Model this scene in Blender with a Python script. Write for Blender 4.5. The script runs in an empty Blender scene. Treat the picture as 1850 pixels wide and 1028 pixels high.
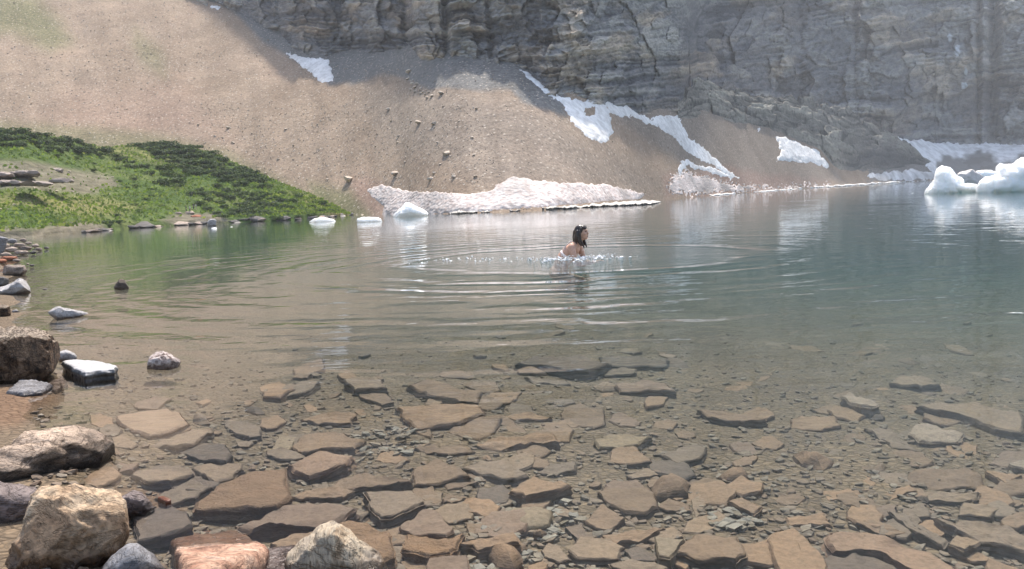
import bpy, bmesh, math, random
import numpy as np
from mathutils import Vector, Matrix

sc = bpy.context.scene
COL = sc.collection
rad = math.radians
# ------------------------------------------------------------------ camera
W, H, F = 1850.0, 1028.0, 1602.0
CX, CY = W / 2, H / 2
CAM_H = 1.1
ROLL = -math.atan(0.0437)
PITCH = math.atan((CY - 352.5) * math.cos(ROLL) / F)
fwd = np.array([0, math.cos(PITCH), -math.sin(PITCH)])
up0 = np.array([0, math.sin(PITCH), math.cos(PITCH)])
rt0 = np.array([1.0, 0, 0])
RT = math.cos(ROLL) * rt0 + math.sin(ROLL) * up0
UP = -math.sin(ROLL) * rt0 + math.cos(ROLL) * up0
cam_d = bpy.data.cameras.new('camera')
cam = bpy.data.objects.new('camera', cam_d)
COL.objects.link(cam)
cam_d.sensor_width = 36
cam_d.lens = 36 * F / W
cam_d.clip_start = 0.05
cam_d.clip_end = 3000
M = Matrix(((RT[0], UP[0], -fwd[0], 0), (RT[1], UP[1], -fwd[1], 0), (RT[2], UP[2], -fwd[2], CAM_H), (0, 0, 0, 1)))
cam.matrix_world = M
sc.camera = cam
# ------------------------------------------------------------------ light
SUN_AZ, SUN_EL = rad(6), rad(60)
w = bpy.data.worlds.new('World')
sc.world = w
w.use_nodes = True
nt = w.node_tree
bg = nt.nodes['Background']
sky = nt.nodes.new('ShaderNodeTexSky')
sky.sky_type = 'NISHITA'
sky.sun_disc = False
sky.sun_elevation = SUN_EL
sky.sun_rotation = SUN_AZ
sky.air_density = 1.2
sky.dust_density = 3.0
bg.inputs['Strength'].default_value = 0.15
nt.links.new(sky.outputs[0], bg.inputs['Color'])
sl = bpy.data.lights.new('sun', 'SUN')
sl.energy = 3.7
sl.angle = rad(2.0)
sl.color = (1.0, 0.94, 0.85)
so = bpy.data.objects.new('sun', sl)
COL.objects.link(so)
sd = Vector((math.sin(SUN_AZ) * math.cos(SUN_EL), math.cos(SUN_AZ) * math.cos(SUN_EL), math.sin(SUN_EL)))
so.rotation_euler = sd.to_track_quat('Z', 'Y').to_euler()
so.location = sd * 400
sc.view_settings.view_transform = 'Standard'
sc.view_settings.look = 'None'
sc.view_settings.exposure = 0.88
sc.view_settings.gamma = 1
cy = sc.cycles
cy.use_denoising = True
cy.max_bounces = 8
cy.diffuse_bounces = 3
cy.glossy_bounces = 3
cy.transmission_bounces = 3
cy.transparent_max_bounces = 10
cy.volume_bounces = 1
cy.caustics_reflective = False
cy.caustics_refractive = False
cy.sample_clamp_indirect = 4

# ------------------------------------------------------------------ helpers
def pdir(px, py):
    """photo pixel(s) -> world direction(s)"""
    px = np.asarray(px, float); py = np.asarray(py, float)
    d = fwd + ((px - CX) / F)[..., None] * RT - ((py - CY) / F)[..., None] * UP
    return d / np.linalg.norm(d, axis=-1, keepdims=True)

def on_z(px, py, z=0.0):
    d = pdir(px, py)
    t = (z - CAM_H) / d[..., 2]
    return np.array([0, 0, CAM_H]) + d * t[..., None]

def az_te(px, py):
    d = pdir(px, py)
    h = np.hypot(d[..., 0], d[..., 1])
    return np.arctan2(d[..., 0], d[..., 1]), d[..., 2] / h

_rg = np.random.RandomState(7)
_G = _rg.normal(size=(1024, 3)); _G /= np.linalg.norm(_G, axis=1)[:, None]
_PM = _rg.permutation(1024)

def pn(P, seed=0):
    P = np.asarray(P, float) + seed * 17.137
    i = np.floor(P).astype(np.int64)
    f = P - i
    u = f * f * f * (f * (f * 6 - 15) + 10)
    out = np.zeros(P.shape[:-1])
    for dx in (0, 1):
        for dy in (0, 1):
            for dz in (0, 1):
                h = _PM[(i[..., 0] + dx) & 1023]
                h = _PM[(h + i[..., 1] + dy) & 1023]
                h = _PM[(h + i[..., 2] + dz) & 1023]
                g = _G[h]
                dot = g[..., 0] * (f[..., 0] - dx) + g[..., 1] * (f[..., 1] - dy) + g[..., 2] * (f[..., 2] - dz)
                wx = u[..., 0] if dx else 1 - u[..., 0]
                wy = u[..., 1] if dy else 1 - u[..., 1]
                wz = u[..., 2] if dz else 1 - u[..., 2]
                out += wx * wy * wz * dot
    return out * 1.6

def fbm(P, oct=4, seed=0, gain=0.5):
    a, s, o = 1.0, 1.0, 0.0
    for k in range(oct):
        o = o + a * pn(np.asarray(P) * s, seed + k * 3.7)
        a *= gain; s *= 2.03
    return o

def p3(x, y, z=0.0):
    x = np.asarray(x, float); y = np.asarray(y, float)
    return np.stack([x, y, np.broadcast_to(z, x.shape)], -1)

def sstep(a, b, x):
    t = np.clip((np.asarray(x, float) - a) / (b - a), 0, 1)
    return t * t * (3 - 2 * t)

def new_obj(name, me, parent=None):
    o = bpy.data.objects.new(name, me)
    COL.objects.link(o)
    if parent is not None:
        o.parent = parent
    return o

def mesh_np(name, V, faces, mats, smooth=True, cols=None, sharp=None, midx=None):
    """V (n,3), faces (m,3|4) int array or list of arrays"""
    me = bpy.data.meshes.new(name)
    if not isinstance(faces, list):
        faces = [faces]
    faces = [np.asarray(f, np.int32) for f in faces if len(f)]
    nl = sum(f.size for f in faces); nf = sum(len(f) for f in faces)
    me.vertices.add(len(V)); me.loops.add(nl); me.polygons.add(nf)
    me.vertices.foreach_set('co', np.asarray(V, np.float32).ravel())
    me.loops.foreach_set('vertex_index', np.concatenate([f.ravel() for f in faces]))
    starts, s = [], 0
    for f in faces:
        k = f.shape[1]
        starts.append(s + np.arange(len(f)) * k); s += f.size
    me.polygons.foreach_set('loop_start', np.concatenate(starts).astype(np.int32))
    me.polygons.foreach_set('use_smooth', np.full(nf, bool(smooth)))
    if midx is not None:
        me.polygons.foreach_set('material_index', np.asarray(midx, np.int32))
    me.update(calc_edges=True)
    me.validate()
    for m in (mats if isinstance(mats, (list, tuple)) else [mats]):
        me.materials.append(m)
    if cols is not None:
        for nm, c in cols.items():
            a = me.attributes.new(nm, 'FLOAT', 'POINT')
            a.data.foreach_set('value', np.asarray(c, np.float32).ravel())
    if sharp:
        bm = bmesh.new(); bm.from_mesh(me)
        for e in bm.edges:
            if len(e.link_faces) == 2 and e.calc_face_angle(0) > sharp:
                e.smooth = False
        bm.to_mesh(me); bm.free()
    return me

def grid_faces(R, C, wrap=False):
    i = np.arange(R - 1)[:, None]; j = np.arange(C if wrap else C - 1)[None, :]
    j2 = (j + 1) % C
    a = i * C + j; b = i * C + j2; c = (i + 1) * C + j2; d = (i + 1) * C + j
    return np.stack([a, b, c, d], -1).reshape(-1, 4)

def tag(o, label=None, cat=None, group=None, kind=None):
    if label: o['label'] = label
    if cat: o['category'] = cat
    if group: o['group'] = group
    if kind: o['kind'] = kind
    return o

def structure(name, me, **k):
    return tag(new_obj(name, me), kind='structure', **k)

# ------------------------------------------------------------------ materials
class NT:
    def __init__(s, name):
        s.m = bpy.data.materials.new(name); s.m.use_nodes = True
        s.t = s.m.node_tree; s.n = s.t.nodes; s.l = s.t.links
        s.out = s.n['Material Output']; s.b = s.n['Principled BSDF']
    def N(s, typ, **k):
        n = s.n.new('ShaderNode' + typ)
        for a, v in k.items():
            setattr(n, a, v)
        return n
    def set(s, sock, v):
        if isinstance(v, bpy.types.NodeSocket): s.l.new(v, sock)
        elif isinstance(v, (tuple, list)) and len(v) == 3 and sock.type == 'RGBA': sock.default_value = (*v, 1)
        else: sock.default_value = v
    def math(s, op, a, b=0.0, c=0.0, clamp=False):
        n = s.N('Math', operation=op, use_clamp=clamp)
        for i, v in enumerate((a, b, c)): s.set(n.inputs[i], v)
        return n.outputs[0]
    def mix(s, f, a, b, mode='MIX'):
        n = s.N('MixRGB', blend_type=mode)
        s.set(n.inputs[0], f); s.set(n.inputs[1], a); s.set(n.inputs[2], b)
        return n.outputs[0]
    def ramp(s, f, stops, interp='LINEAR'):
        n = s.N('ValToRGB'); r = n.color_ramp; r.interpolation = interp
        while len(r.elements) > 1: r.elements.remove(r.elements[-1])
        for i, (p, c) in enumerate(stops):
            e = r.elements[0] if i == 0 else r.elements.new(p)
            e.position = p
            e.color = (*c, 1) if isinstance(c, (tuple, list)) else (c, c, c, 1)
        s.set(n.inputs[0], f)
        return n.outputs[0]
    def coord(s, kind='Object', scale=(1, 1, 1), rnd=True, rot=(0, 0, 0)):
        if kind == 'Position': v = s.N('NewGeometry').outputs['Position']
        else: v = s.N('TexCoord').outputs[kind]
        if rnd:
            r = s.N('ObjectInfo').outputs['Random']
            v2 = s.N('VectorMath', operation='ADD'); s.l.new(v, v2.inputs[0])
            m = s.math('MULTIPLY', r, 37.0); s.l.new(m, v2.inputs[1]); v = v2.outputs[0]
        mp = s.N('Mapping'); s.l.new(v, mp.inputs[0]); mp.inputs['Scale'].default_value = scale
        mp.inputs['Rotation'].default_value = rot
        return mp.outputs[0]
    def noise(s, v, scale, detail=5, rough=0.55, dist=0.0):
        n = s.N('TexNoise'); s.l.new(v, n.inputs['Vector'])
        n.inputs['Scale'].default_value = scale; n.inputs['Detail'].default_value = detail
        n.inputs['Roughness'].default_value = rough; n.inputs['Distortion'].default_value = dist
        return n.outputs['Fac']
    def vor(s, v, scale, feature='F1', out='Distance'):
        n = s.N('TexVoronoi', feature=feature); s.l.new(v, n.inputs['Vector']); n.inputs['Scale'].default_value = scale
        return n.outputs[out]
    def attr(s, name):
        n = s.N('Attribute'); n.attribute_name = name
        return n.outputs['Fac']
    def bump(s, h, strength=0.5, dist=0.05, normal=None):
        n = s.N('Bump'); s.set(n.inputs['Height'], h); n.inputs['Strength'].default_value = strength
        n.inputs['Distance'].default_value = dist
        if normal: s.l.new(normal, n.inputs['Normal'])
        return n.outputs[0]
    def fin(s, col, rough=0.85, normal=None, spec=0.3):
        s.set(s.b.inputs['Base Color'], col); s.set(s.b.inputs['Roughness'], rough)
        s.b.inputs['Specular IOR Level'].default_value = spec
        if normal: s.l.new(normal, s.b.inputs['Normal'])
        return s.m

def posz(n):
    sep = n.N('SeparateXYZ'); n.l.new(n.N('NewGeometry').outputs['Position'], sep.inputs[0])
    return sep.outputs[2]

def rock_mat(name, stops, scale=6, stretch=(1, 1, 1), rot=(0, 0, 0), bump=0.6, dist=0.02, wet=True, silt=None, var=0.25, crack=0.0, fine=1.0, top=None, dark_tone=None, vein=0.0):
    """natural stone: fractal colour, grain, per-stone tone, a wet band at the waterline"""
    n = NT(name)
    c = n.coord('Object', stretch, True, rot)
    f = n.noise(c, scale, 7, 0.6, 0.6)
    col = n.ramp(f, stops)
    g = n.noise(c, scale * 9, 4, 0.6)
    col = n.mix(0.55 * fine, col, n.ramp(g, [(0.3, (0.35, 0.34, 0.33)), (0.5, (1, 1, 1)), (0.75, (1.5, 1.46, 1.4))]), 'MULTIPLY')
    r = n.N('ObjectInfo').outputs['Random']
    col = n.mix(1.0, col, n.ramp(r, [(0, (1 - var,) * 3), (1, (1 + var, 1 + var * 0.9, 1 + var * 0.8))]), 'MULTIPLY')
    hgt = n.math('ADD', n.math('MULTIPLY', f, 1.0), n.math('MULTIPLY', g, 0.35))
    if crack:
        cr = n.vor(c, scale * 0.9, 'DISTANCE_TO_EDGE')
        k = n.ramp(cr, [(0.0, 0.0), (0.07, 1.0)])
        col = n.mix(crack, col, n.mix(1.0, col, n.ramp(cr, [(0.0, (0.3, 0.27, 0.25)), (0.06, (1, 1, 1))]), 'MULTIPLY'))
        hgt = n.math('ADD', hgt, n.math('MULTIPLY', k, 0.6 * crack))
    if silt:
        sep = n.N('SeparateXYZ'); n.l.new(n.N('NewGeometry').outputs['Normal'], sep.inputs[0])
        k = n.math('MULTIPLY', n.ramp(sep.outputs[2], [(0.55, 0.0), (0.9, 1.0)]), n.ramp(n.noise(c, scale * 0.7, 5), [(0.3, 0.25), (0.6, 0.9)]))
        sc2 = n.mix(1.0, silt, n.ramp(r, [(0, (0.8, 0.82, 0.85)), (0.5, (1.0, 1.0, 1.0)), (1, (1.2, 1.12, 1.0))]), 'MULTIPLY')
        sc2 = n.mix(0.6, sc2, n.ramp(g, [(0.3, (0.55, 0.54, 0.52)), (0.55, (1, 1, 1)), (0.8, (1.35, 1.33, 1.3))]), 'MULTIPLY')
        col = n.mix(k, col, sc2)
    if top:  # upward faces paler: sunlit and bleached look painted into the colour
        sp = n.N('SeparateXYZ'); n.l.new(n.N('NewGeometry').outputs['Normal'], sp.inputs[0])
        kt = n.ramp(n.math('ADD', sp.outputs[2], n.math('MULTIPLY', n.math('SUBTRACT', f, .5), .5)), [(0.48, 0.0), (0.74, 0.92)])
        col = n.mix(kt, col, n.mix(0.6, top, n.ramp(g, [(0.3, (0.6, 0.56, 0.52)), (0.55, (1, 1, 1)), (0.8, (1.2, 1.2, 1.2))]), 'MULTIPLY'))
    if dark_tone:  # low stain on the cream boulder; painted front shade on the layered rock
        zs = n.math('ADD', posz(n), n.math('MULTIPLY', n.math('SUBTRACT', n.noise(c, scale * .6, 4), .5), 0.22))
        col = n.mix(n.ramp(n.math('ADD', zs, 0.4), [(0.42, 0.9), (0.56, 0.0)]), col, n.mix(0.8, dark_tone, n.ramp(g, [(0.3, (0.4, 0.38, 0.36)), (0.6, (1.1, 1.1, 1.1))]), 'MULTIPLY'))
    if vein:
        v1 = n.noise(n.coord('Object', (1, 1, 1.6), True, (0.4, 0.3, 0.2)), scale * .55, 6, .62, 1.2)
        kv = n.ramp(n.math('ABSOLUTE', n.math('SUBTRACT', v1, .5)), [(0.0, 1.0), (0.022, 0.0)])
        v2 = n.noise(n.coord('Object', (1.3, 1, 2.4), True, (0.1, 0.5, 0.9)), scale * 1.3, 5, .6, .8)
        kv = n.math('MAXIMUM', kv, n.math('MULTIPLY', n.ramp(n.math('ABSOLUTE', n.math('SUBTRACT', v2, .46)), [(0.0, 1.0), (0.016, 0.0)]), .7))
        col = n.mix(n.math('MULTIPLY', kv, vein), col, n.mix(1.0, col, (0.22, 0.18, 0.15), 'MULTIPLY'))
        pit = n.ramp(n.noise(c, scale * 4.5, 3, .5), [(0.33, 1.0), (0.40, 0.0)])
        col = n.mix(n.math('MULTIPLY', pit, vein * .7), col, n.mix(1.0, col, (0.45, 0.36, 0.28), 'MULTIPLY'))
        hgt = n.math('SUBTRACT', hgt, n.math('ADD', n.math('MULTIPLY', kv, vein * .8), n.math('MULTIPLY', pit, vein * .5)))
    rough = 0.8
    if wet:
        z = n.math('ADD', posz(n), n.math('MULTIPLY', n.math('SUBTRACT', f, 0.5), 0.05))
        wt = n.ramp(n.math('ADD', z, 0.5), [(0.515, 1.0), (0.545, 0.0)])
        col = n.mix(wt, col, n.mix(1.0, col, (0.42, 0.38, 0.36), 'MULTIPLY'))
        rough = n.ramp(wt, [(0, 0.8), (1, 0.28)])
    return n.fin(col, rough, n.bump(hgt, bump, dist))
# ------------------------------------------------------------------ terrain functions
def proj(P):
    q = np.asarray(P, float) - np.array([0, 0, CAM_H])
    z = q @ fwd
    return CX + F * (q @ RT) / z, CY - F * (q @ UP) / z

def curve(pts):
    """photo polyline -> (az, tan elevation) arrays sorted by az"""
    a, e = az_te([p[0] for p in pts], [p[1] for p in pts])
    k = np.argsort(a)
    return a[k], e[k]

def u2az(u):
    return az_te(u, 319.5 + (1680 - np.asarray(u, float)) * 0.0437)[0]

SHORE = [(-700, 444), (-300, 427), (0, 414), (400, 396.5), (560, 390.5), (640, 388), (700, 386.5), (810, 387), (1000, 379), (1120, 369), (1240, 357), (1370, 346.5), (1500, 337.5), (1620, 329.5), (1690, 325.8), (1850, 318.2), (2200, 303)]
sa, se = curve(SHORE)
sd_ = CAM_H / np.maximum(-se, 0.0035)
def table(a, v, sig):
    """smooth a polyline given over azimuth"""
    g = np.linspace(rad(-88), rad(70), 6000)
    y = np.interp(g, a, v)
    h = g[1] - g[0]; r = max(int(3 * sig / h), 1)
    kx = np.exp(-0.5 * (np.arange(-r, r + 1) * h / sig) ** 2); kx /= kx.sum()
    return g, np.convolve(np.pad(y, r, mode='edge'), kx, 'valid')
_dsg, _dsv = table(sa, np.log(sd_), 0.028)
def ds(a): return np.exp(np.interp(a, _dsg, _dsv))
_sl_u = np.array([-700, 900, 1240, 1500, 1700, 2300]); _sl_v = np.array([.55, .55, .5, .42, .35, .33])
_slg, _slv = table(u2az(_sl_u), _sl_v, 0.03)
def slope(a): return np.interp(a, _slg, _slv)

def scree_z(x, y, rough=True):
    a = np.arctan2(x, y); d = np.hypot(x, y)
    t = d - ds(a)
    z = np.where(t > 0, slope(a) * t, 0.35 * t)
    if rough:
        k = sstep(0, 6, t)
        z = z + k * (0.40 * fbm(p3(x / 14, y / 14), 3, 1) + 0.05 * fbm(p3(x / 1.6, y / 1.6), 3, 2))
        # shallow run-out gullies down the fall line
        z = z + k * 0.25 * pn(p3(a * 38, d * 0.012), 5)
    return np.maximum(z, -9)

BASE = [(-700, -420), (-300, -260), (0, -170), (200, -90), (300, -40), (380, 8), (440, 32), (480, 62), (520, 86), (560, 104), (600, 113), (640, 104), (680, 107), (740, 101), (770, 108), (800, 109), (835, 99), (860, 98), (880, 110), (940, 122), (985, 160), (1010, 170), (1080, 186), (1150, 205), (1232, 206)]
ba, be = curve(BASE)
bd = (CAM_H + slope(ba) * ds(ba)) / (slope(ba) - be)
FARB = [(1600, 244), (1622, 250), (1660, 257), (1700, 261), (1730, 263), (1790, 258), (1850, 257), (2300, 240)]
fa, fe = curve(FARB)
fd = (CAM_H + slope(fa) * ds(fa)) / (slope(fa) - fe)
_c_u = np.array([1240, 1248, 1256, 1264, 1300, 1400, 1500]); _c_d = np.array([bd[-1] + 3, bd[-1] + 9, bd[-1] + 20, bd[-1] + 50, 195, 235, 260])
cliff_a = np.concatenate([ba, u2az(_c_u), fa]); cliff_d = np.concatenate([bd, _c_d, fd])
def dcliff(a): return np.interp(a, cliff_a, cliff_d)
ra_b, re_b = curve([(1225, 212), (1280, 206), (1330, 217), (1390, 233), (1430, 246), (1482, 268), (1505, 296), (1545, 309), (1640, 307), (1680, 301), (1702, 309)])
def dridge(a):
    e = np.interp(a, ra_b, re_b)
    return (CAM_H + slope(a) * ds(a)) / (slope(a) - np.minimum(e, 0.16))
RIDGE_A = (u2az(1250.0), u2az(1690.0))
ztop_a, ztop_e = curve([(u, -25) for u in range(-700, 2400, 50)])

BED_N = np.array([0.87, 0.5]); BED_0 = np.array([-0.9, 1.9])
BED_K = 0.060
def bed_z(x, y, rough=True):
    s = BED_N[0] * (x - BED_0[0]) + BED_N[1] * (y - BED_0[1])
    r = np.hypot(x, y)
    z = np.where(s > 0, -0.01 - BED_K * s - 0.07 * (1 - np.exp(-np.maximum(s, 0) / 0.35)), -0.01 - 0.10 * s)
    z = z - 0.0012 * np.maximum(s - 12, 0) ** 2
    z = np.clip(z, -8, 0.9)
    if rough:
        z = z + sstep(0, 1.5, r) * (0.02 * fbm(p3(x / 0.9, y / 0.9), 3, 11) + 0.05 * pn(p3(x / 4, y / 4), 12) * sstep(3, 12, r))
    return z

# ------------------------------------------------------------------ scree slope
def scree_mat():
    n = NT('scree')
    P = n.coord('Position', (1, 1, 1), False)
    big = n.noise(P, 0.12, 5, 0.6)
    fine = n.noise(P, 3.2, 6, 0.7)
    col = n.ramp(big, [(0.3, (0.275, 0.204, 0.148)), (0.5, (0.315, 0.240, 0.178)), (0.7, (0.34, 0.252, 0.188))])
    grey = n.attr('grey'); green = n.attr('green'); pink = n.attr('pink')
    col = n.mix(grey, col, n.ramp(fine, [(0.3, (0.15, 0.147, 0.142)), (0.7, (0.21, 0.203, 0.193))]))
    col = n.mix(n.math('MULTIPLY', pink, 0.6), col, (0.36, 0.225, 0.18))
    col = n.mix(green, col, n.ramp(fine, [(0.35, (0.12, 0.145, 0.06)), (0.65, (0.22, 0.2, 0.11))]))
    col = n.mix(0.75, col, n.ramp(fine, [(0.28, (0.45, 0.43, 0.4)), (0.5, (1, 1, 1)), (0.72, (1.45, 1.42, 1.36))]), 'MULTIPLY')
    col = n.mix(0.5, col, n.ramp(n.attr('streak'), [(0.2, (0.78, 0.76, 0.74)), (0.5, (1, 1, 1)), (0.85, (1.2, 1.19, 1.17))]), 'MULTIPLY')
    sp = n.vor(P, 2.0)
    col = n.mix(n.math('MULTIPLY', n.ramp(sp, [(0.10, 1.0), (0.24, 0.0)]), 0.75), col, (0.60, 0.52, 0.43))
    dk = n.vor(n.coord('Position', (1.1, 0.9, 1), False, (0.3, 0.2, 0)), 1.0)
    col = n.mix(n.math('MULTIPLY', n.ramp(dk, [(0.04, 1.0), (0.10, 0.0)]), 0.15), col, (0.12, 0.09, 0.07))
    return n.fin(col, 0.95, n.bump(fine, 0.7, 0.12), 0.1)

def inpoly(px, py, poly):
    poly = np.asarray(poly, float)
    ins = np.zeros(px.shape, bool)
    x0, y0 = poly[-1]
    for x1, y1 in poly:
        c = ((y1 > py) != (y0 > py)) & (px < (x0 - x1) * (py - y1) / (y0 - y1 + 1e-12) + x1)
        ins ^= c
        x0, y0 = x1, y1
    return ins

def polydist(px, py, poly):
    """signed pixel distance, positive inside"""
    poly = np.asarray(poly, float)
    best = np.full(px.shape, 1e9)
    a = poly[-1]
    for b in poly:
        ab = b - a; L = ab @ ab + 1e-12
        t = np.clip(((px - a[0]) * ab[0] + (py - a[1]) * ab[1]) / L, 0, 1)
        best = np.minimum(best, np.hypot(px - a[0] - t * ab[0], py - a[1] - t * ab[1]))
        a = b
    return np.where(inpoly(px, py, poly), best, -best)

NR = 330
aa = u2az(np.concatenate([np.linspace(-2600, -60, 120), np.linspace(-56, 1900, 660), np.linspace(1910, 2600, 40)])); NA = len(aa)
t = np.linspace(0, 1, NR)
d0 = ds(aa); d1 = np.minimum(np.where((aa > RIDGE_A[0]) & (aa < RIDGE_A[1]), dridge(aa) + 7, dcliff(aa) + 10), 420)
D = (d0 - 9)[None, :] + (d1 - d0 + 9)[None, :] * t[:, None]
X = np.sin(aa) * D; Y = np.cos(aa) * D
Z = scree_z(X, Y)
V = np.stack([X, Y, Z], -1)
px, py = proj(V)
wob = 12 * fbm(p3(X / 9, Y / 9), 4, 21)
def soft(poly, w): return sstep(-w, w, polydist(px + wob, py + wob * 0.7, poly))
grey = soft([(380, -20), (480, 80), (560, 125), (598, 155), (640, 150), (700, 130), (770, 158), (860, 168), (925, 165), (950, 190), (1030, 215), (1010, 150), (940, 100), (800, 60), (600, 60)], 7)
grey = np.maximum(grey, 0.45 * soft([(1100, 205), (1180, 260), (1300, 335), (1420, 345), (1530, 330), (1430, 240), (1250, 180)], 10))
grey = np.maximum(grey, 0.9 * soft([(1560, 330), (1700, 330), (1990, 320), (1990, 240), (1600, 240)], 6))
grey = np.maximum(grey, 0.35 * soft([(640, 140), (760, 140), (1000, 200), (1200, 330), (1150, 350), (900, 340), (700, 260)], 40))
green = 0.75 * soft([(-40, -20), (60, -10), (110, 40), (130, 75), (90, 90), (20, 60), (-40, 60)], 22)
green = np.maximum(green, 0.5 * soft([(240, 50), (290, 90), (300, 140), (250, 110)], 18))
green = np.maximum(green, 0.8 * soft([(560, 330), (640, 350), (670, 395), (560, 400)], 16))
green = np.maximum(green, 0.6 * soft([(-100, 215), (250, 235), (400, 265), (560, 350), (400, 330), (-100, 300)], 14))
pinkm = 0.45 * soft([(130, 170), (330, 150), (420, 250), (250, 250), (60, 230)], 45) + 0.7 * soft([(640, 330), (690, 330), (690, 395), (640, 392)], 10) + 0.8 * soft([(1200, 320), (1300, 300), (1500, 330), (1400, 345), (1200, 356)], 10)
me = mesh_np('scree_slope', V.reshape(-1, 3), grid_faces(NR, NA), scree_mat(), True, {'grey': grey, 'green': green, 'pink': np.clip(pinkm, 0, 1), 'streak': 0.5 + 0.38 * fbm(p3(aa[None, :] * 55 + 0 * D + .5 * pn(p3(X / 8, Y / 8), 8), D * 0.035), 4, 23) + .3 * fbm(p3(X / 5, Y / 5), 3, 24)})
structure('scree_slope', me)

def ray_hit(px, py, zf, dmin, dmax, n=400):
    """first crossing of view rays with the height function; returns points"""
    px = np.asarray(px, float).ravel(); py = np.asarray(py, float).ravel()
    d = pdir(px, py); h = np.hypot(d[:, 0], d[:, 1]); d = d / h[:, None]
    o = np.array([0, 0, CAM_H])
    dmin = np.broadcast_to(dmin, px.shape).astype(float); dmax = np.broadcast_to(dmax, px.shape).astype(float)
    best = dmax.copy(); done = np.zeros(px.shape, bool)
    prev = dmin.copy()
    for k in range(1, n + 1):
        c = dmin + (dmax - dmin) * k / n
        P = o + d * c[:, None]
        under = P[:, 2] < zf(P[:, 0], P[:, 1])
        new = under & ~done
        if new.any():
            lo = prev[new]; hi = c[new]; dd = d[new]
            for _ in range(12):
                m = (lo + hi) / 2
                Q = o + dd * m[:, None]
                b = Q[:, 2] < zf(Q[:, 0], Q[:, 1])
                hi = np.where(b, m, hi); lo = np.where(b, lo, m)
            best[new] = hi
        done |= under
        prev = c
    return o + d * best[:, None]

# ------------------------------------------------------------------ cliff
NV, NB = 250, 36
uu = np.concatenate([np.linspace(-2600, 300, 90), np.linspace(304, 1900, 1150), np.linspace(1910, 2600, 40)])
aa = u2az(uu); NA = len(aa)
dc = dcliff(aa)
zb = np.where((aa > RIDGE_A[0]) & (aa < RIDGE_A[1]), 4.0, slope(aa) * (dc - ds(aa)) - 5)
zt = CAM_H + dc * (np.interp(aa, ztop_a, ztop_e))
zt = np.maximum(zt, zb + 6)
k = dc / 100.0
t = np.linspace(0, 1, NV)[:, None]
Zv = zb + (zt - zb) * t
S = aa[None, :] * 100 * np.ones_like(Zv)          # lateral coordinate, ~1 m per photo 16 px
Zn = Zv / k                                        # size-normalised height
def worley(x, y, seed):
    """nearest-cell id value, distance to edge-ish, and local offset in 2-D"""
    ix = np.floor(x).astype(int); iy = np.floor(y).astype(int)
    d1 = np.full(x.shape, 9.0); d2 = np.full(x.shape, 9.0); idv = np.zeros(x.shape); ox = np.zeros(x.shape); oy = np.zeros(x.shape)
    for a_ in (-1, 0, 1):
        for b_ in (-1, 0, 1):
            h = _PM[(_PM[(ix + a_ + seed * 31) & 1023] + iy + b_) & 1023]
            h2 = _PM[(h + 77) & 1023]; h3 = _PM[(h2 + 13) & 1023]
            cx0 = ix + a_ + 0.1 + 0.8 * h / 1023.0; cy0 = iy + b_ + 0.1 + 0.8 * h2 / 1023.0
            d = np.hypot(x - cx0, y - cy0)
            m = d < d1
            d2 = np.where(m, d1, np.minimum(d2, d))
            idv = np.where(m, h3 / 1023.0, idv); ox = np.where(m, x - cx0, ox); oy = np.where(m, y - cy0, oy)
            d1 = np.minimum(d1, d)
    return idv, d2 - d1, ox, oy
def st3(a_, b_): return np.stack([a_, b_, 0 * a_], -1)
warp = fbm(st3(S / 5, Zn / 5), 4, 31)
warp2 = fbm(st3(S / 1.5, Zn / 1.5), 3, 30)
big = fbm(st3(S / 8, Zn / 20), 3, 32)
i1, e1, ox1, oy1 = worley(S / 3.2 + 0.45 * warp, Zn / 4.2 + 0.4 * warp, 1)
i2, e2, ox2, oy2 = worley(S / 1.5 + 0.4 * warp + .2 * warp2, Zn / 1.3 + 0.3 * warp, 2)
i3, e3, ox3, oy3 = worley(S / 0.6 + .4 * warp2, Zn / 0.55 + .3 * warp2, 3)
zz = Zn + 0.5 * warp
lay = pn(st3(S / 30, zz / 0.75), 35); lay2 = pn(st3(S / 9, zz / 0.26), 36)
butm = sstep(930, 985, uu) * sstep(1246, 1225, uu)
strata_amt = np.clip(0.25 + 0.75 * sstep(-0.15, 0.45, fbm(st3(S / 7, Zn / 4), 3, 37)) + 0.8 * butm[None, :] * sstep(.9, .4, t), 0, 1)
fine = fbm(st3(S / 0.5, zz / 0.4), 4, 38)
def bump1(u0, wd): return np.exp(-((uu - u0) / wd) ** 2)[None, :]
but = 1.6 * bump1(1120, 100) * (1 - 0.6 * t) + 0.8 * bump1(620, 50) * (1 - t) + 0.8 * bump1(700, 35) * (1 - t) + 0.6 * bump1(850, 40) * (1 - t)
cle = 2.0 * (bump1(525, 7) + bump1(752, 12) + bump1(1448, 9) + 1.5 * bump1(1792, 10) + bump1(1765, 6) + bump1(820, 7) + 0.7 * bump1(1605, 6) + 0.8 * bump1(1545, 6) + 0.7 * bump1(900, 6)) * (0.4 + 0.6 * sstep(-0.5, 0.6, big + .5 * warp2))
off = 0.20 * (Zv - zb) / k - 1.1 * big - but + cle - 1.6 * (i1 - .5) - 0.9 * (i1 - .5) * ox1 - 0.5 * np.sin(i1 * 40) * oy1 - 0.7 * (i2 - .5) - 0.5 * np.sin(i2 * 60) * ox2 - 0.35 * np.cos(i2 * 90) * oy2 - 0.28 * (i3 - .5) - 0.6 * warp - strata_amt * (0.60 * np.sign(lay) * np.abs(lay) ** 0.6 + 0.34 * lay2) - 0.28 * fine
Dv = dc + k * off
crk1 = np.clip(1 - e1 / 0.07, 0, 1) * sstep(-.1, .3, warp); crk2 = np.clip(1 - e2 / 0.06, 0, 1)
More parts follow.
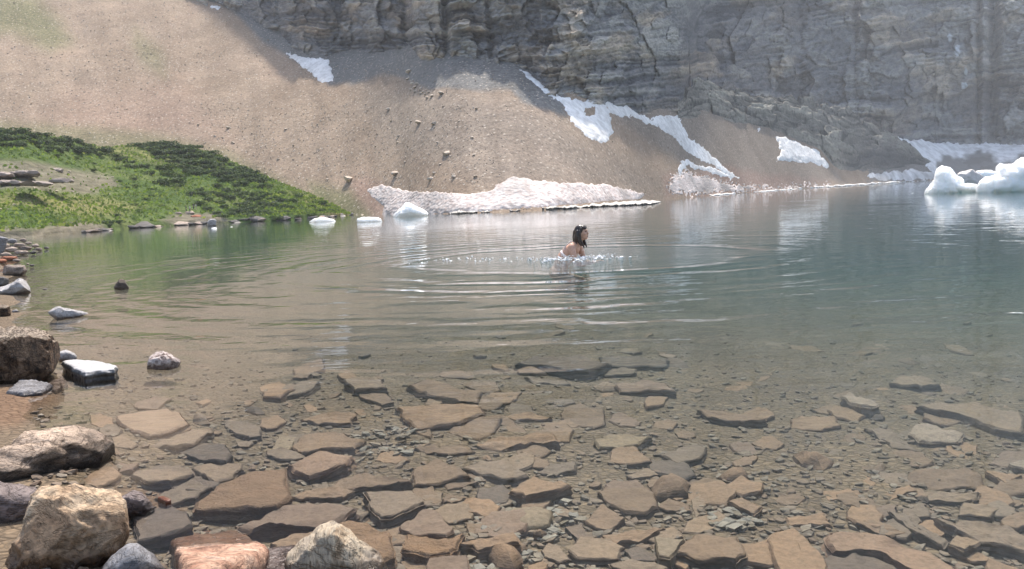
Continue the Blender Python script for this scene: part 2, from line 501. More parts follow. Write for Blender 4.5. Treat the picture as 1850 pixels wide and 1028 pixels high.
# lie back above the frame
tb = np.linspace(0, 1, NB)[1:, None]
zhi = CAM_H + (dc + 0.9 * dc) * 0.62
Zb2 = zt + (zhi - zt) * tb
Db2 = Dv[-1] + (Zb2 - zt) * 0.85 + k * 2.5 * tb * fbm(np.stack([S[:NB - 1] / 5, Zb2 / k / 5, 0 * S[:NB - 1]], -1), 3, 39)
Dall = np.concatenate([Dv, Db2]); Zall = np.concatenate([Zv, Zb2])
V = np.stack([np.sin(aa) * Dall, np.cos(aa) * Dall, Zall], -1)
zB = np.zeros(Zb2.shape)
lay_b = np.concatenate([0.5 + 0.62 * strata_amt * lay + 0.42 * strata_amt * lay2 + 0.18 * fine + 0.34 * (i2 - .5) + 0.34 * (i1 - .5) + .18 * (i3 - .5) + .20 * big, zB + .4])
dark_tone = np.concatenate([fbm(st3(S / 3.2 + 0.6 * warp, Zn / 3.5), 4, 40) + 0.5 * fbm(st3(S / 9, Zn / 9), 3, 43) - 0.05, zB])  # stained darker rock faces
buff = np.concatenate([sstep(0.05, 0.55, fbm(st3(S / 5, Zn / 3), 4, 41) + 0.75 * bump1(600, 110) * (1 - t) ** 3 + 0.4 * butm[None, :] * sstep(.7, .1, t)), zB])
ck = np.concatenate([np.maximum(crk1, 0.6 * crk2), zB])
def cliff_mat():
    n = NT('cliff_rock')
    col = n.ramp(n.attr('lay'), [(0.06, (0.085, 0.088, 0.097)), (0.34, (0.19, 0.19, 0.198)), (0.6, (0.285, 0.275, 0.265)), (0.9, (0.44, 0.41, 0.37))])
    col = n.mix(n.math('MULTIPLY', n.attr('buff'), 0.7), col, n.mix(1.0, col, (1.35, 1.12, 0.88), 'MULTIPLY'))
    col = n.mix(n.ramp(n.attr('dark_tone'), [(0.0, 0.0), (0.6, 0.5)]), col, (0.09, 0.095, 0.112))
    col = n.mix(n.math('MULTIPLY', n.attr('crk'), 0.5), col, (0.05, 0.052, 0.058))
    P = n.coord('Position', (1, 1, 3), False)
    f = n.noise(P, 0.9, 6, 0.65)
    col = n.mix(0.7, col, n.ramp(f, [(0.3, (0.55, 0.55, 0.55)), (0.5, (1, 1, 1)), (0.7, (1.45, 1.43, 1.4))]), 'MULTIPLY')
    col = n.mix(n.ramp(n.attr('icy'), [(0.3, 0.0), (0.7, 0.9)]), col, (0.7, 0.72, 0.75))
    return n.fin(col, 0.9, n.bump(f, 0.8, 0.4), 0.15)
icy = np.zeros_like(Zall)
cx_, cy_ = proj(V)
for (ix, iy, rx, ry) in ((1716, 66, 6, 9), (1730, 90, 7, 12), (1745, 130, 4, 9), (1742, 155, 6, 7)):
    icy = np.maximum(icy, np.clip(1.25 - np.hypot((cx_ - ix) / rx, (cy_ - iy) / ry), 0, 1) + 0.5 * np.concatenate([fine, np.zeros(Zb2.shape)]) * (np.hypot((cx_ - ix) / rx, (cy_ - iy) / ry) < 1.3))
me = mesh_np('cliff', V.reshape(-1, 3), grid_faces(len(Dall), NA), cliff_mat(), True, {'lay': lay_b, 'dark_tone': dark_tone, 'buff': buff, 'crk': ck, 'icy': icy})
structure('cliff', me)

# ------------------------------------------------------------------ rocky ridge at the foot of the far wall
ra_t, re_t = curve([(1225, 185), (1243, 150), (1262, 142), (1300, 158), (1380, 172), (1490, 190), (1560, 212), (1620, 246), (1655, 270), (1684, 297), (1702, 308)])
NA, NR = 430, 130
aa = np.linspace(ra_b[0], ra_b[-1], NA)
eb = np.interp(aa, ra_b, re_b); et = np.interp(aa, ra_t, re_t)
db = dridge(aa); zb = CAM_H + eb * db
sl = 0.95
dt = np.maximum((CAM_H - zb + sl * db) / (sl - et), db + 2)
zt = CAM_H + et * dt
t = np.linspace(-0.25, 1.45, NR)[:, None]
D = db + (dt - db) * t
Zr = zb + (zt - zb) * np.where(t < 1, t, 1 - 1.1 * (t - 1))
Zr = np.where(t < 0, zb + (zt - zb) * t - 1.0 * (-t), Zr)
edge = sstep(0, 0.05, (aa - aa[0]) / (aa[-1] - aa[0])) * sstep(0, 0.06, (aa[-1] - aa) / (aa[-1] - aa[0]))
V = np.stack([np.sin(aa) * D, np.cos(aa) * D, Zr], -1)
ks = (D / 200)[..., None]
q = V / 200 * 180 / ks * np.array([1, .5, 1.0])
rug = fbm(q / 9, 4, 51)
blk = 1 - 2 * np.abs(fbm(q / 4.5 + 0.3 * rug[..., None], 4, 52))
S2 = aa[None, :] * 180 * np.ones_like(D); T2 = t * np.ones_like(D) * 9 + 1.4 * rug
j1, g1, jx, jy = worley(S2 / 4.5 + .7 * rug, T2 / 1.6 - S2 / 40, 5)
j2, g2, jx2, jy2 = worley(S2 / 1.7 + .5 * blk, T2 / .6 - S2 / 15, 6)
h = edge * sstep(-.1, .15, t) * ks[..., 0] * (1.6 * rug + 0.5 * blk + 1.9 * (j1 - .5) + 1.0 * np.sin(j1 * 50) * jx + .8 * (j2 - .5))
V = V + h[..., None] * np.stack([-np.sin(aa) * .65 * np.ones_like(D), -np.cos(aa) * .65 * np.ones_like(D), .7 * np.ones_like(D)], -1)
lb = (j1 - .5) * .7 + (j2 - .5) * .6
def ridge_mat():
    n = NT('ridge_rock')
    col = n.ramp(n.attr('lay'), [(0.1, (0.09, 0.088, 0.082)), (0.45, (0.215, 0.20, 0.175)), (0.85, (0.36, 0.335, 0.285))])
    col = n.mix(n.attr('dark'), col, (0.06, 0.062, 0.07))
    P = n.coord('Position', (1, 1, 2.5), False)
    f = n.noise(P, 0.7, 6, 0.65)
    col = n.mix(0.7, col, n.ramp(f, [(0.3, (0.5, 0.5, 0.5)), (0.5, (1, 1, 1)), (0.7, (1.4, 1.4, 1.35))]), 'MULTIPLY')
    return n.fin(col, 0.9, n.bump(f, 0.9, 0.5), 0.15)
rx_, ry_ = proj(V)
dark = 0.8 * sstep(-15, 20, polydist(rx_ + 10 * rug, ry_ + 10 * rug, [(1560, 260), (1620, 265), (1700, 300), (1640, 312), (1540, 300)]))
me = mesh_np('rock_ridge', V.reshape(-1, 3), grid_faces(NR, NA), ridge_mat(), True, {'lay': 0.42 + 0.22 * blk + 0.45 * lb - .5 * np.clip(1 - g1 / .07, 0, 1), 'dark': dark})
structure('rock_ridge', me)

# ------------------------------------------------------------------ snow
def snow_mat(name, base, dirt, amt, speck=1.5):
    n = NT(name)
    P = n.coord('Position', (1, 1, 1), False)
    f = n.noise(P, speck, 5, 0.65)
    v = n.vor(n.coord('Position', (1, 1, 1.5), False), speck * 1.3, 'SMOOTH_F1')
    col = n.mix(n.math('MULTIPLY', n.ramp(f, [(0.42, 0.0), (0.62, 1.0)]), amt), base, dirt)
    col = n.mix(n.attr('soil'), col, (0.16, 0.15, 0.14))
    h = n.math('ADD', v, n.math('MULTIPLY', f, 0.5))
    return n.fin(col, 0.7, n.bump(h, 0.6, 0.13), 0.2)
M_snow = snow_mat('clean_snow', (0.92, 0.905, 0.89), (0.55, 0.53, 0.51), 0.65, 1.4)
M_pink = snow_mat('pink_snow', (0.86, 0.77, 0.72), (0.5, 0.36, 0.31), 0.7, 2.6)
M_dirty = snow_mat('dirty_snow', (0.86, 0.855, 0.86), (0.4, 0.385, 0.38), 0.6, 0.35)

def snow_patch(name, poly, thick, mat, label, cat='snow patch', step=1.6, jag=4.0, soil=0.25, holes=(), group=None, lump=0.3, zf=None, dlim=None, kind=None, jfreq=0.12):
    poly = np.asarray(poly, float)
    x0, y0 = poly.min(0) - 6; x1, y1 = poly.max(0) + 6
    gx, gy = np.meshgrid(np.arange(x0, x1, step), np.arange(y0, y1, step))
    sd = polydist(gx, gy, poly) + jag * fbm(p3(gx * jfreq, gy * jfreq), 3, int(x0) % 50)
    for h in holes:
        sd = np.minimum(sd, -polydist(gx, gy, h) + jag * 0.7 * pn(p3(gx * .3, gy * .3), 3))
    a, _ = az_te(gx.ravel(), gy.ravel())
    zf = zf or scree_z
    lo = ds(a) - 8 if dlim is None else np.full(a.shape, dlim[0])
    hi = dcliff(a) + 3 if dlim is None else np.full(a.shape, dlim[1])
    P = ray_hit(gx, gy, lambda x, y: zf(x, y, False), lo, hi, 120)
    sdr = sd.ravel()
    dist = np.hypot(P[:, 0], P[:, 1])
    mpp = dist / F
    th = thick * np.sqrt(np.clip(sdr / 6.0, 0, 1)) - 0.12 * (sdr < 0) * np.clip(-sdr, 0, 5)
    P[:, 2] = np.maximum(zf(P[:, 0], P[:, 1]), -0.05) + th + (sdr > 2) * lump * thick * pn(P / np.array([2.2, 2.2, 2.2]), 7)
    keep = sd > -4
    q = keep[:-1, :-1] & keep[1:, :-1] & keep[:-1, 1:] & keep[1:, 1:]
    fc = grid_faces(*gx.shape).reshape(gx.shape[0] - 1, gx.shape[1] - 1, 4)[q][:, ::-1]
    used = np.unique(fc); mp = np.full(len(P), -1); mp[used] = np.arange(len(used))
    so_ = soil * np.clip(0.5 + fbm(P[used] / 5, 4, 9), 0, 1) if np.isscalar(soil) else soil(gx.ravel()[used], gy.ravel()[used])
    c = P[used].mean(0); c[2] = P[used][:, 2].min()
    me = mesh_np(name, P[used] - c, mp[fc], mat, True, {'soil': so_})
    o = new_obj(name, me); o.location = c
    return tag(o, label, cat, group, kind)

snow_patch('snow_patch', [(508, 83), (520, 92), (560, 106), (594, 111), (601, 145), (581, 154), (562, 134), (535, 114)], .13, M_snow, 'small white wedge of snow high on the scree under the left cliff foot')
snow_patch('snow_patch', [(936, 124), (955, 127), (985, 150), (1010, 171), (1050, 181), (1090, 182), (1100, 200), (1107, 244), (1094, 257), (1058, 240), (1032, 215), (1016, 185), (980, 160)], .13, M_snow, 'white snow tongue with a bare rock hole, lying below the layered buttress',
           holes=[[(1055, 192), (1074, 195), (1076, 205), (1060, 207)]])
snow_patch('snow_patch', [(1088, 182), (1130, 194), (1180, 214), (1224, 208), (1245, 245), (1278, 272), (1300, 292), (1334, 323), (1310, 312), (1270, 288), (1240, 272), (1215, 250), (1185, 228), (1150, 212), (1115, 212), (1100, 205)], .13, M_snow, 'long narrow streak of snow running down right from the buttress foot')
snow_patch('snow_patch', [(1398, 245), (1430, 254), (1478, 273), (1500, 302), (1470, 294), (1432, 292), (1403, 292), (1412, 272)], .5, M_snow, 'ragged white snow patch on grey scree left of the dark rock ridge', jag=4)
snow_patch('snow_patch', [(1236, 285), (1268, 296), (1300, 306), (1332, 323), (1300, 317), (1262, 302), (1242, 300), (1222, 322), (1228, 300)], .13, M_snow, 'thin broken snow strip at the bottom of the long streak', jag=5)
snow_patch('snow_patch', [(1366, 234), (1374, 233), (1380, 239), (1368, 240)], .3, M_snow, 'tiny lone white snow spot above the ragged patch')
snow_patch('snow_patch', [(385, 8), (398, 12), (392, 17), (378, 11)], .13, M_snow, 'tiny white snow scrap at the top where scree meets cliff')
def _soil(x, y):
    b = [(1690, 300), (1700, 285), (1740, 290), (1760, 275), (1790, 280), (1805, 300), (1850, 285), (1990, 285), (1990, 340), (1690, 340)]
    return 0.93 * sstep(-5, 6, polydist(x + 9 * pn(p3(x / 14, y / 14), 3), y + 6 * pn(p3(x / 9, y / 6), 4), b)) + 0.35 * np.clip(fbm(p3(x / 20, y / 8), 3, 5), 0, 1) * (x > 1740)
snow_patch('snowfield', [(1620, 250), (1690, 259), (1730, 262), (1790, 257), (1850, 262), (1990, 262), (1990, 318), (1850, 316), (1700, 322), (1672, 300), (1645, 268)], .9, M_dirty, 'broad dirty snowfield with grey debris below the far right wall', 'snowfield', step=2.2, soil=_soil)
snow_patch('snow_patch', [(1562, 318), (1600, 311), (1650, 308), (1690, 312), (1690, 323), (1640, 325), (1590, 325)], .6, M_dirty, 'low grey-white snow patch at the waterline beneath the rock ridge', soil=.5)
snow_patch('snow_patch', [(1205, 345), (1215, 318), (1240, 310), (1270, 316), (1330, 333), (1400, 338), (1500, 331), (1500, 335), (1370, 344), (1240, 354)], .12, M_pink, 'speckled patch of thin melting snow and pink gravel on the shore', step=1.4, jag=12, soil=.75, jfreq=.3)
snow_patch('snow_bank', [(664, 343), (690, 336), (720, 341), (760, 347), (850, 353), (888, 346), (900, 335), (925, 324), (960, 325), (1010, 331), (1100, 335), (1140, 343), (1166, 352), (1160, 358), (1000, 372), (890, 380), (820, 385), (745, 388), (690, 388), (695, 372), (672, 357)], .16, M_pink, 'long pinkish snow bank with pitted surface along the far shoreline', 'snow bank', step=1.5, jag=2.5, lump=.6, soil=.6)
# ------------------------------------------------------------------ lake bed
NA, NR = 420, 420
aa = np.linspace(rad(-100), rad(78), NA)
D = 0.25 * (420 / 0.25) ** np.linspace(0, 1, NR)
X = np.sin(aa)[None, :] * D[:, None]; Y = np.cos(aa)[None, :] * D[:, None]
Z = bed_z(X, Y)
def bed_mat():
    n = NT('lake_bed')
    P = n.coord('Position', (1, 1, 0.3), False)
    big = n.noise(P, 0.8, 5, 0.6)
    f = n.noise(P, 14, 5, 0.65)
    v = n.vor(P, 22, 'F1', 'Color')
    ve = n.vor(P, 22, 'DISTANCE_TO_EDGE')
    v2 = n.vor(n.coord('Position', (1, 1.3, .3), False), 8, 'DISTANCE_TO_EDGE')
    sepc = n.N('SeparateColor'); n.l.new(v, sepc.inputs[0])
    col = n.ramp(big, [(0.3, (0.142, 0.102, 0.068)), (0.55, (0.18, 0.132, 0.088)), (0.75, (0.205, 0.148, 0.096))])
    col = n.mix(0.8, col, n.ramp(sepc.outputs[0], [(0, (0.75, 0.74, 0.73)), (0.6, (1.0, 1.0, 0.98)), (1, (1.3, 1.27, 1.2))]), 'MULTIPLY')
    col = n.mix(n.ramp(ve, [(0.0, 0.4), (0.10, 0.0)]), col, (0.045, 0.037, 0.028))
    col = n.mix(n.attr('rust'), col, (0.17, 0.075, 0.035))
    h = n.math('ADD', n.ramp(ve, [(0.0, 0.0), (0.25, 1.0)]), n.math('ADD', n.math('MULTIPLY', f, 0.6), n.math('MULTIPLY', n.ramp(v2, [(0, 0), (0.2, 1)]), 0.6)))
    return n.fin(col, 0.8, n.bump(h, 0.8, 0.015), 0.2)
qx, qy = proj(np.stack([X, Y, Z], -1))
front = (Y > 0.5)
rust = np.where(front, 0.4 * sstep(-12, 14, polydist(qx + 12 * pn(p3(X * 2, Y * 2), 3), qy + 12 * pn(p3(X * 2, Y * 2), 4), [(-60, 690), (120, 690), (112, 725), (60, 745), (30, 770), (-60, 775)])), 0)
rust = np.maximum(rust, np.where(front, 0.45 * sstep(-12, 20, polydist(qx, qy, [(200, 880), (340, 870), (330, 960), (250, 985)])), 0))
structure('lake_bed', mesh_np('lake_bed', np.stack([X, Y, Z], -1).reshape(-1, 3), grid_faces(NR, NA), bed_mat(), True, {'rust': rust}))

# ------------------------------------------------------------------ water
SW = on_z(1043.0, 466.0)
def water_mat():
    n = NT('water')
    for l in list(n.l): n.l.remove(l)
    P = n.N('NewGeometry').outputs['Position']
    sub = n.N('VectorMath', operation='SUBTRACT'); n.l.new(P, sub.inputs[0]); sub.inputs[1].default_value = (SW[0], SW[1], 0)
    sc1 = n.N('VectorMath', operation='MULTIPLY'); n.l.new(sub.outputs[0], sc1.inputs[0]); sc1.inputs[1].default_value = (1, 1, 0)
    ln = n.N('VectorMath', operation='LENGTH'); n.l.new(sc1.outputs[0], ln.inputs[0])
    d = ln.outputs['Value']
    cw = n.coord('Position', (1, 1, 0), False)
    dn = n.noise(cw, 0.5, 3, 0.5)
    dn2 = n.noise(n.coord('Position', (0.6, 1.0, 0), False, (0, 0, 0.35)), 1.7, 3, 0.6)
    dw = n.math('ADD', d, n.math('ADD', n.math('MULTIPLY', dn, 1.3), n.math('MULTIPLY', dn2, 0.5)))
    ph = n.math('MULTIPLY', dw, 2 * math.pi / 0.52)
    ring = n.math('SINE', ph)
    ring = n.math('ADD', ring, n.math('MULTIPLY', n.math('SINE', n.math('MULTIPLY', dw, 2 * math.pi / 0.93)), 1.2))
    sect = n.noise(n.coord('Position', (0.35, 0.35, 0), False), 1.0, 2, 0.5)
    env = n.math('MULTIPLY', n.ramp(n.math('DIVIDE', d, 20.0), [(0.10, 0.0), (0.135, 0.9), (0.22, 1.0), (0.38, 0.75), (0.55, 0.3), (0.8, 0.08), (1.0, 0.0)]), n.ramp(sect, [(0.36, 0.12), (0.6, 1.0)]))
    sx = n.N('SeparateXYZ'); n.l.new(sc1.outputs[0], sx.inputs[0])
    side = n.ramp(n.math('ADD', n.math('MULTIPLY', n.math('DIVIDE', sx.outputs[0], n.math('ADD', d, .01)), .5), .5), [(0.0, 1.0), (0.5, 1.0), (0.8, 0.35), (1.0, 0.2)])
    h = n.math('MULTIPLY', n.math('MULTIPLY', n.math('MULTIPLY', ring, env), side), 0.005)
    # front wave at the rim of the stirred disc
    rim = n.math('SUBTRACT', dw, 3.75)
    g = n.math('POWER', 2.718, n.math('MULTIPLY', n.math('MULTIPLY', rim, rim), -14.0))
    h = n.math('ADD', h, n.math('MULTIPLY', g, 0.012))
    # stirred water inside
    chop = n.noise(cw, 7.0, 4, 0.6)
    ins = n.ramp(n.math('DIVIDE', d, 20.0), [(0.0, 1.0), (0.06, 0.9), (0.13, 0.5), (0.17, 0.0)])
    h = n.math('ADD', h, n.math('MULTIPLY', n.math('MULTIPLY', chop, ins), 0.014))
    # light breeze
    b1 = n.noise(n.coord('Position', (0.55, 1.0, 0), False, (0, 0, 0.15)), 2.6, 3, 0.5)
    b2 = n.noise(n.coord('Position', (0.7, 1.0, 0), False, (0, 0, -0.2)), 0.7, 2, 0.5)
    patch = n.ramp(n.noise(n.coord('Position', (0.10, 0.16, 0), False), 1.0, 3, 0.5), [(0.35, 0.35), (0.65, 1.0)])
    h = n.math('ADD', h, n.math('MULTIPLY', n.math('MULTIPLY', b1, patch), 0.0105))
    h = n.math('ADD', h, n.math('MULTIPLY', b2, 0.010))
    nor = n.bump(h, 1.0, 1.0)
    fr = n.N('Fresnel'); fr.inputs['IOR'].default_value = 1.33; n.l.new(nor, fr.inputs['Normal'])
    gl = n.N('BsdfGlossy'); gl.inputs['Roughness'].default_value = 0.02; gl.inputs['Color'].default_value = (1, 1, 1, 1); n.l.new(nor, gl.inputs['Normal'])
    tr = n.N('BsdfTransparent'); tr.inputs['Color'].default_value = (0.97, 0.985, 0.98, 1)
    mx = n.N('MixShader'); n.l.new(fr.outputs[0], mx.inputs[0]); n.l.new(tr.outputs[0], mx.inputs[1]); n.l.new(gl.outputs[0], mx.inputs[2])
    n.l.new(mx.outputs[0], n.out.inputs['Surface'])
    va = n.N('VolumeAbsorption'); va.inputs['Color'].default_value = (0.43, 0.65, 0.64, 1); va.inputs['Density'].default_value = 0.30
    vs = n.N('VolumeScatter'); vs.inputs['Color'].default_value = (0.38, 0.59, 0.595, 1); vs.inputs['Density'].default_value = 0.050; vs.inputs['Anisotropy'].default_value = 0.0
    ad = n.N('AddShader'); n.l.new(va.outputs[0], ad.inputs[0]); n.l.new(vs.outputs[0], ad.inputs[1])
    n.l.new(ad.outputs[0], n.out.inputs['Volume'])
    return n.m
def box_mesh(name, lo, hi, mat):
    x0, y0, z0 = lo; x1, y1, z1 = hi
    V = [(x0, y0, z0), (x1, y0, z0), (x1, y1, z0), (x0, y1, z0), (x0, y0, z1), (x1, y0, z1), (x1, y1, z1), (x0, y1, z1)]
    Fc = [(0, 3, 2, 1), (4, 5, 6, 7), (0, 1, 5, 4), (1, 2, 6, 5), (2, 3, 7, 6), (3, 0, 4, 7)]
    return mesh_np(name, V, np.array(Fc), mat, False)
structure('water', box_mesh('water', (-75, -0.6, -9.5), (330, 345, 0.0), water_mat()))

# ------------------------------------------------------------------ haze
def haze_mat():
    n = NT('haze')
    for l in list(n.l): n.l.remove(l)
    v = n.N('VolumePrincipled')
    v.inputs['Color'].default_value = (0.86, 0.90, 0.98, 1)
    v.inputs['Density'].default_value = 0.0005
    v.inputs['Anisotropy'].default_value = 0.2
    n.l.new(v.outputs[0], n.out.inputs['Volume'])
    return n.m
HAZE = True
if HAZE:
    tag(new_obj('haze', box_mesh('haze', (-400, -60, -11), (520, 560, 330), haze_mat())), kind='stuff')

# ------------------------------------------------------------------ grassy knoll
KC = [(-500, 232), (-200, 226), (0, 231), (60, 236), (110, 246), (180, 262), (205, 262), (245, 256), (300, 257), (345, 260), (400, 280), (470, 312), (560, 347), (610, 370), (645, 386)]
ka, ke = curve(KC)
KS = [(-500, 436), (-200, 434), (0, 432), (60, 429), (140, 421.5), (200, 416), (250, 412), (340, 406.5), (430, 402), (530, 397.5), (600, 392), (645, 387.5)]
ksa, kse = curve(KS)
ksd = -CAM_H / kse
NA, NR = 520, 220
aa = np.linspace(u2az(-480.0), ksa[-1], NA)
k_len_a, k_len = u2az(np.array([-500, 200, 400, 560, 620, 650.0])), np.array([30, 30, 24, 12, 6, 3.0])
def knoll_z(x, y, rough=True):
    a = np.arctan2(x, y); d = np.hypot(x, y)
    s0 = np.interp(a, ksa, ksd); L = np.interp(a, k_len_a, k_len)
    dcr = s0 + L
    zc = np.maximum(CAM_H + np.interp(a, ka, ke) * dcr - 0.15, 0.1)
    t = (d - s0) / L
    bank = np.minimum(0.35, 0.3 * zc) * sstep(0, 0.02, t)
    z = bank + (zc - bank) * np.clip(t, 0, 1) ** 1.25
    z = np.where(t < 0, (d - s0) * 0.5, z)
    z = np.where(t > 1, zc - 0.30 * (d - dcr), z)
    if rough:
        k = sstep(0, 0.12, t)
        z = z + k * np.minimum(zc / 5, 1) * (0.28 * fbm(p3(x / 7, y / 7), 3, 61) * sstep(0, .3, np.abs(1 - t)) + 0.09 * fbm(p3(x / 1.8, y / 1.8), 3, 62))
        z = z + (t > -0.1) * sstep(0.06, 0.0, np.abs(t)) * 0.16 * fbm(p3(x / 1.1, y / 1.1), 3, 63)
    return z
t = np.linspace(-0.15, 1.5, NR)
s0 = np.interp(aa, ksa, ksd); L = np.interp(aa, k_len_a, k_len)
D = s0[None, :] + L[None, :] * t[:, None]
X = np.sin(aa) * D; Y = np.cos(aa) * D
Z = knoll_z(X, Y)
V = np.stack([X, Y, Z], -1)
gx_, gy_ = proj(V)
wob = 10 * fbm(p3(X / 4, Y / 4), 3, 65)
def soft2(poly, w_): return sstep(-w_, w_, polydist(gx_ + wob, gy_ + wob * .5, poly))
bare = np.maximum(0.72 * soft2([(-200, 285), (60, 292), (130, 305), (200, 318), (215, 335), (150, 352), (60, 342), (-200, 342)], 7), 0)
bare = np.maximum(bare, 0.8 * soft2([(-200, 436), (-200, 405), (60, 412), (150, 396), (185, 405), (200, 425), (60, 440)], 6))
bare = np.maximum(bare, 0.8 * soft2([(285, 395), (330, 384), (400, 388), (420, 402), (330, 412)], 5))
dry = np.maximum(0.8 * soft2([(60, 352), (200, 360), (260, 375), (160, 392), (40, 372), (-200, 372), (-200, 350)], 12), 0.85 * soft2([(560, 350), (650, 375), (650, 395), (600, 395), (520, 350)], 12))
dry = np.maximum(dry, 0.5 * soft2([(160, 262), (260, 255), (330, 290), (300, 300), (200, 285)], 10))
def knoll_mat():
    n = NT('grass_ground')
    P = n.coord('Position', (1, 1, 1), False)
    f = n.noise(P, 1.6, 6, 0.65); b = n.noise(P, 0.22, 4, 0.6)
    col = n.ramp(b, [(0.32, (0.042, 0.075, 0.022)), (0.5, (0.075, 0.115, 0.030)), (0.68, (0.125, 0.15, 0.05))])
    col = n.mix(n.attr('dry'), col, n.ramp(f, [(0.3, (0.15, 0.15, 0.05)), (0.7, (0.25, 0.22, 0.10))]))
    col = n.mix(0.8, col, n.ramp(f, [(0.3, (0.45, 0.5, 0.4)), (0.5, (1, 1, 1)), (0.72, (1.5, 1.45, 1.3))]), 'MULTIPLY')
    lay = n.noise(n.coord('Position', (0.5, 0.5, 4), False), 1.2, 5, 0.65)
    col = n.mix(n.attr('bare'), col, n.ramp(lay, [(0.3, (0.11, 0.09, 0.07)), (0.5, (0.21, 0.172, 0.135)), (0.7, (0.31, 0.265, 0.21))]))
    return n.fin(col, 0.95, n.bump(f, 0.9, 0.3), 0.1)
structure('grassy_knoll', mesh_np('grassy_knoll', V.reshape(-1, 3), grid_faces(NR, NA), knoll_mat(), True, {'bare': bare, 'dry': dry}))
# ------------------------------------------------------------------ stones: materials
SILT = (0.26, 0.20, 0.135)
import functools
_rm = functools.partial(rock_mat, wet=False)
MS = {
 'brown': _rm('slate_brown', [(0.3, (0.112, 0.073, 0.050)), (0.55, (0.168, 0.111, 0.074)), (0.75, (0.210, 0.138, 0.089))], 5, (1, 1, 4), silt=(0.225, 0.149, 0.094)),
 'grey': _rm('slate_grey', [(0.3, (0.109, 0.081, 0.061)), (0.55, (0.153, 0.114, 0.086)), (0.75, (0.187, 0.142, 0.106))], 5, (1, 1, 4), silt=(0.205, 0.149, 0.104)),
 'orange': _rm('slate_orange', [(0.3, (0.128, 0.079, 0.056)), (0.55, (0.188, 0.121, 0.085)), (0.75, (0.230, 0.152, 0.110))], 5, (1, 1, 4), silt=(0.220, 0.152, 0.107)),
 'tan': _rm('stone_tan', [(0.3, (0.182, 0.123, 0.087)), (0.55, (0.258, 0.181, 0.132)), (0.75, (0.301, 0.219, 0.165))], 4, (0.5, 4, 4), silt=(0.258, 0.185, 0.132)),
 'yellow': _rm('stone_yellow', [(0.3, (0.143, 0.110, 0.072)), (0.6, (0.205, 0.157, 0.103)), (0.8, (0.254, 0.201, 0.138))], 6, silt=(0.219, 0.167, 0.114)),
 'pale': _rm('stone_pale', [(0.3, (0.210, 0.161, 0.121)), (0.6, (0.284, 0.222, 0.169)), (0.8, (0.343, 0.268, 0.210))], 7),
 'dark': _rm('slate_dark', [(0.3, (0.056, 0.045, 0.038)), (0.6, (0.093, 0.072, 0.061)), (0.8, (0.127, 0.098, 0.080))], 5, (1, 1, 3), silt=(0.143, 0.104, 0.077)),
 'rough': _rm('rough_brown_rock', [(0.3, (0.097, 0.063, 0.039)), (0.5, (0.175, 0.112, 0.070)), (0.75, (0.240, 0.153, 0.096))], 9, (1, 1.6, 2), bump=1.0, dist=0.03, silt=(0.225, 0.144, 0.089)),
}

def resample(poly, n):
    p = np.asarray(poly, float); q = np.vstack([p, p[:1]])
    L = np.concatenate([[0], np.cumsum(np.hypot(*np.diff(q, axis=0).T))])
    s = np.linspace(0, L[-1], n, endpoint=False)
    # keep the corners
    for l in L[:-1]:
        k = np.argmin(np.abs(s - l)); s[k] = l
    s = np.sort(s)
    return np.stack([np.interp(s, L, q[:, 0]), np.interp(s, L, q[:, 1])], -1)

def to_plane(px, py, c, gx, gy):
    d = pdir(px, py)
    t = (c[2] - gx * c[0] - gy * c[1] - CAM_H) / (d[..., 2] - gx * d[..., 0] - gy * d[..., 1])
    return np.array([0, 0, CAM_H]) + d * t[..., None]

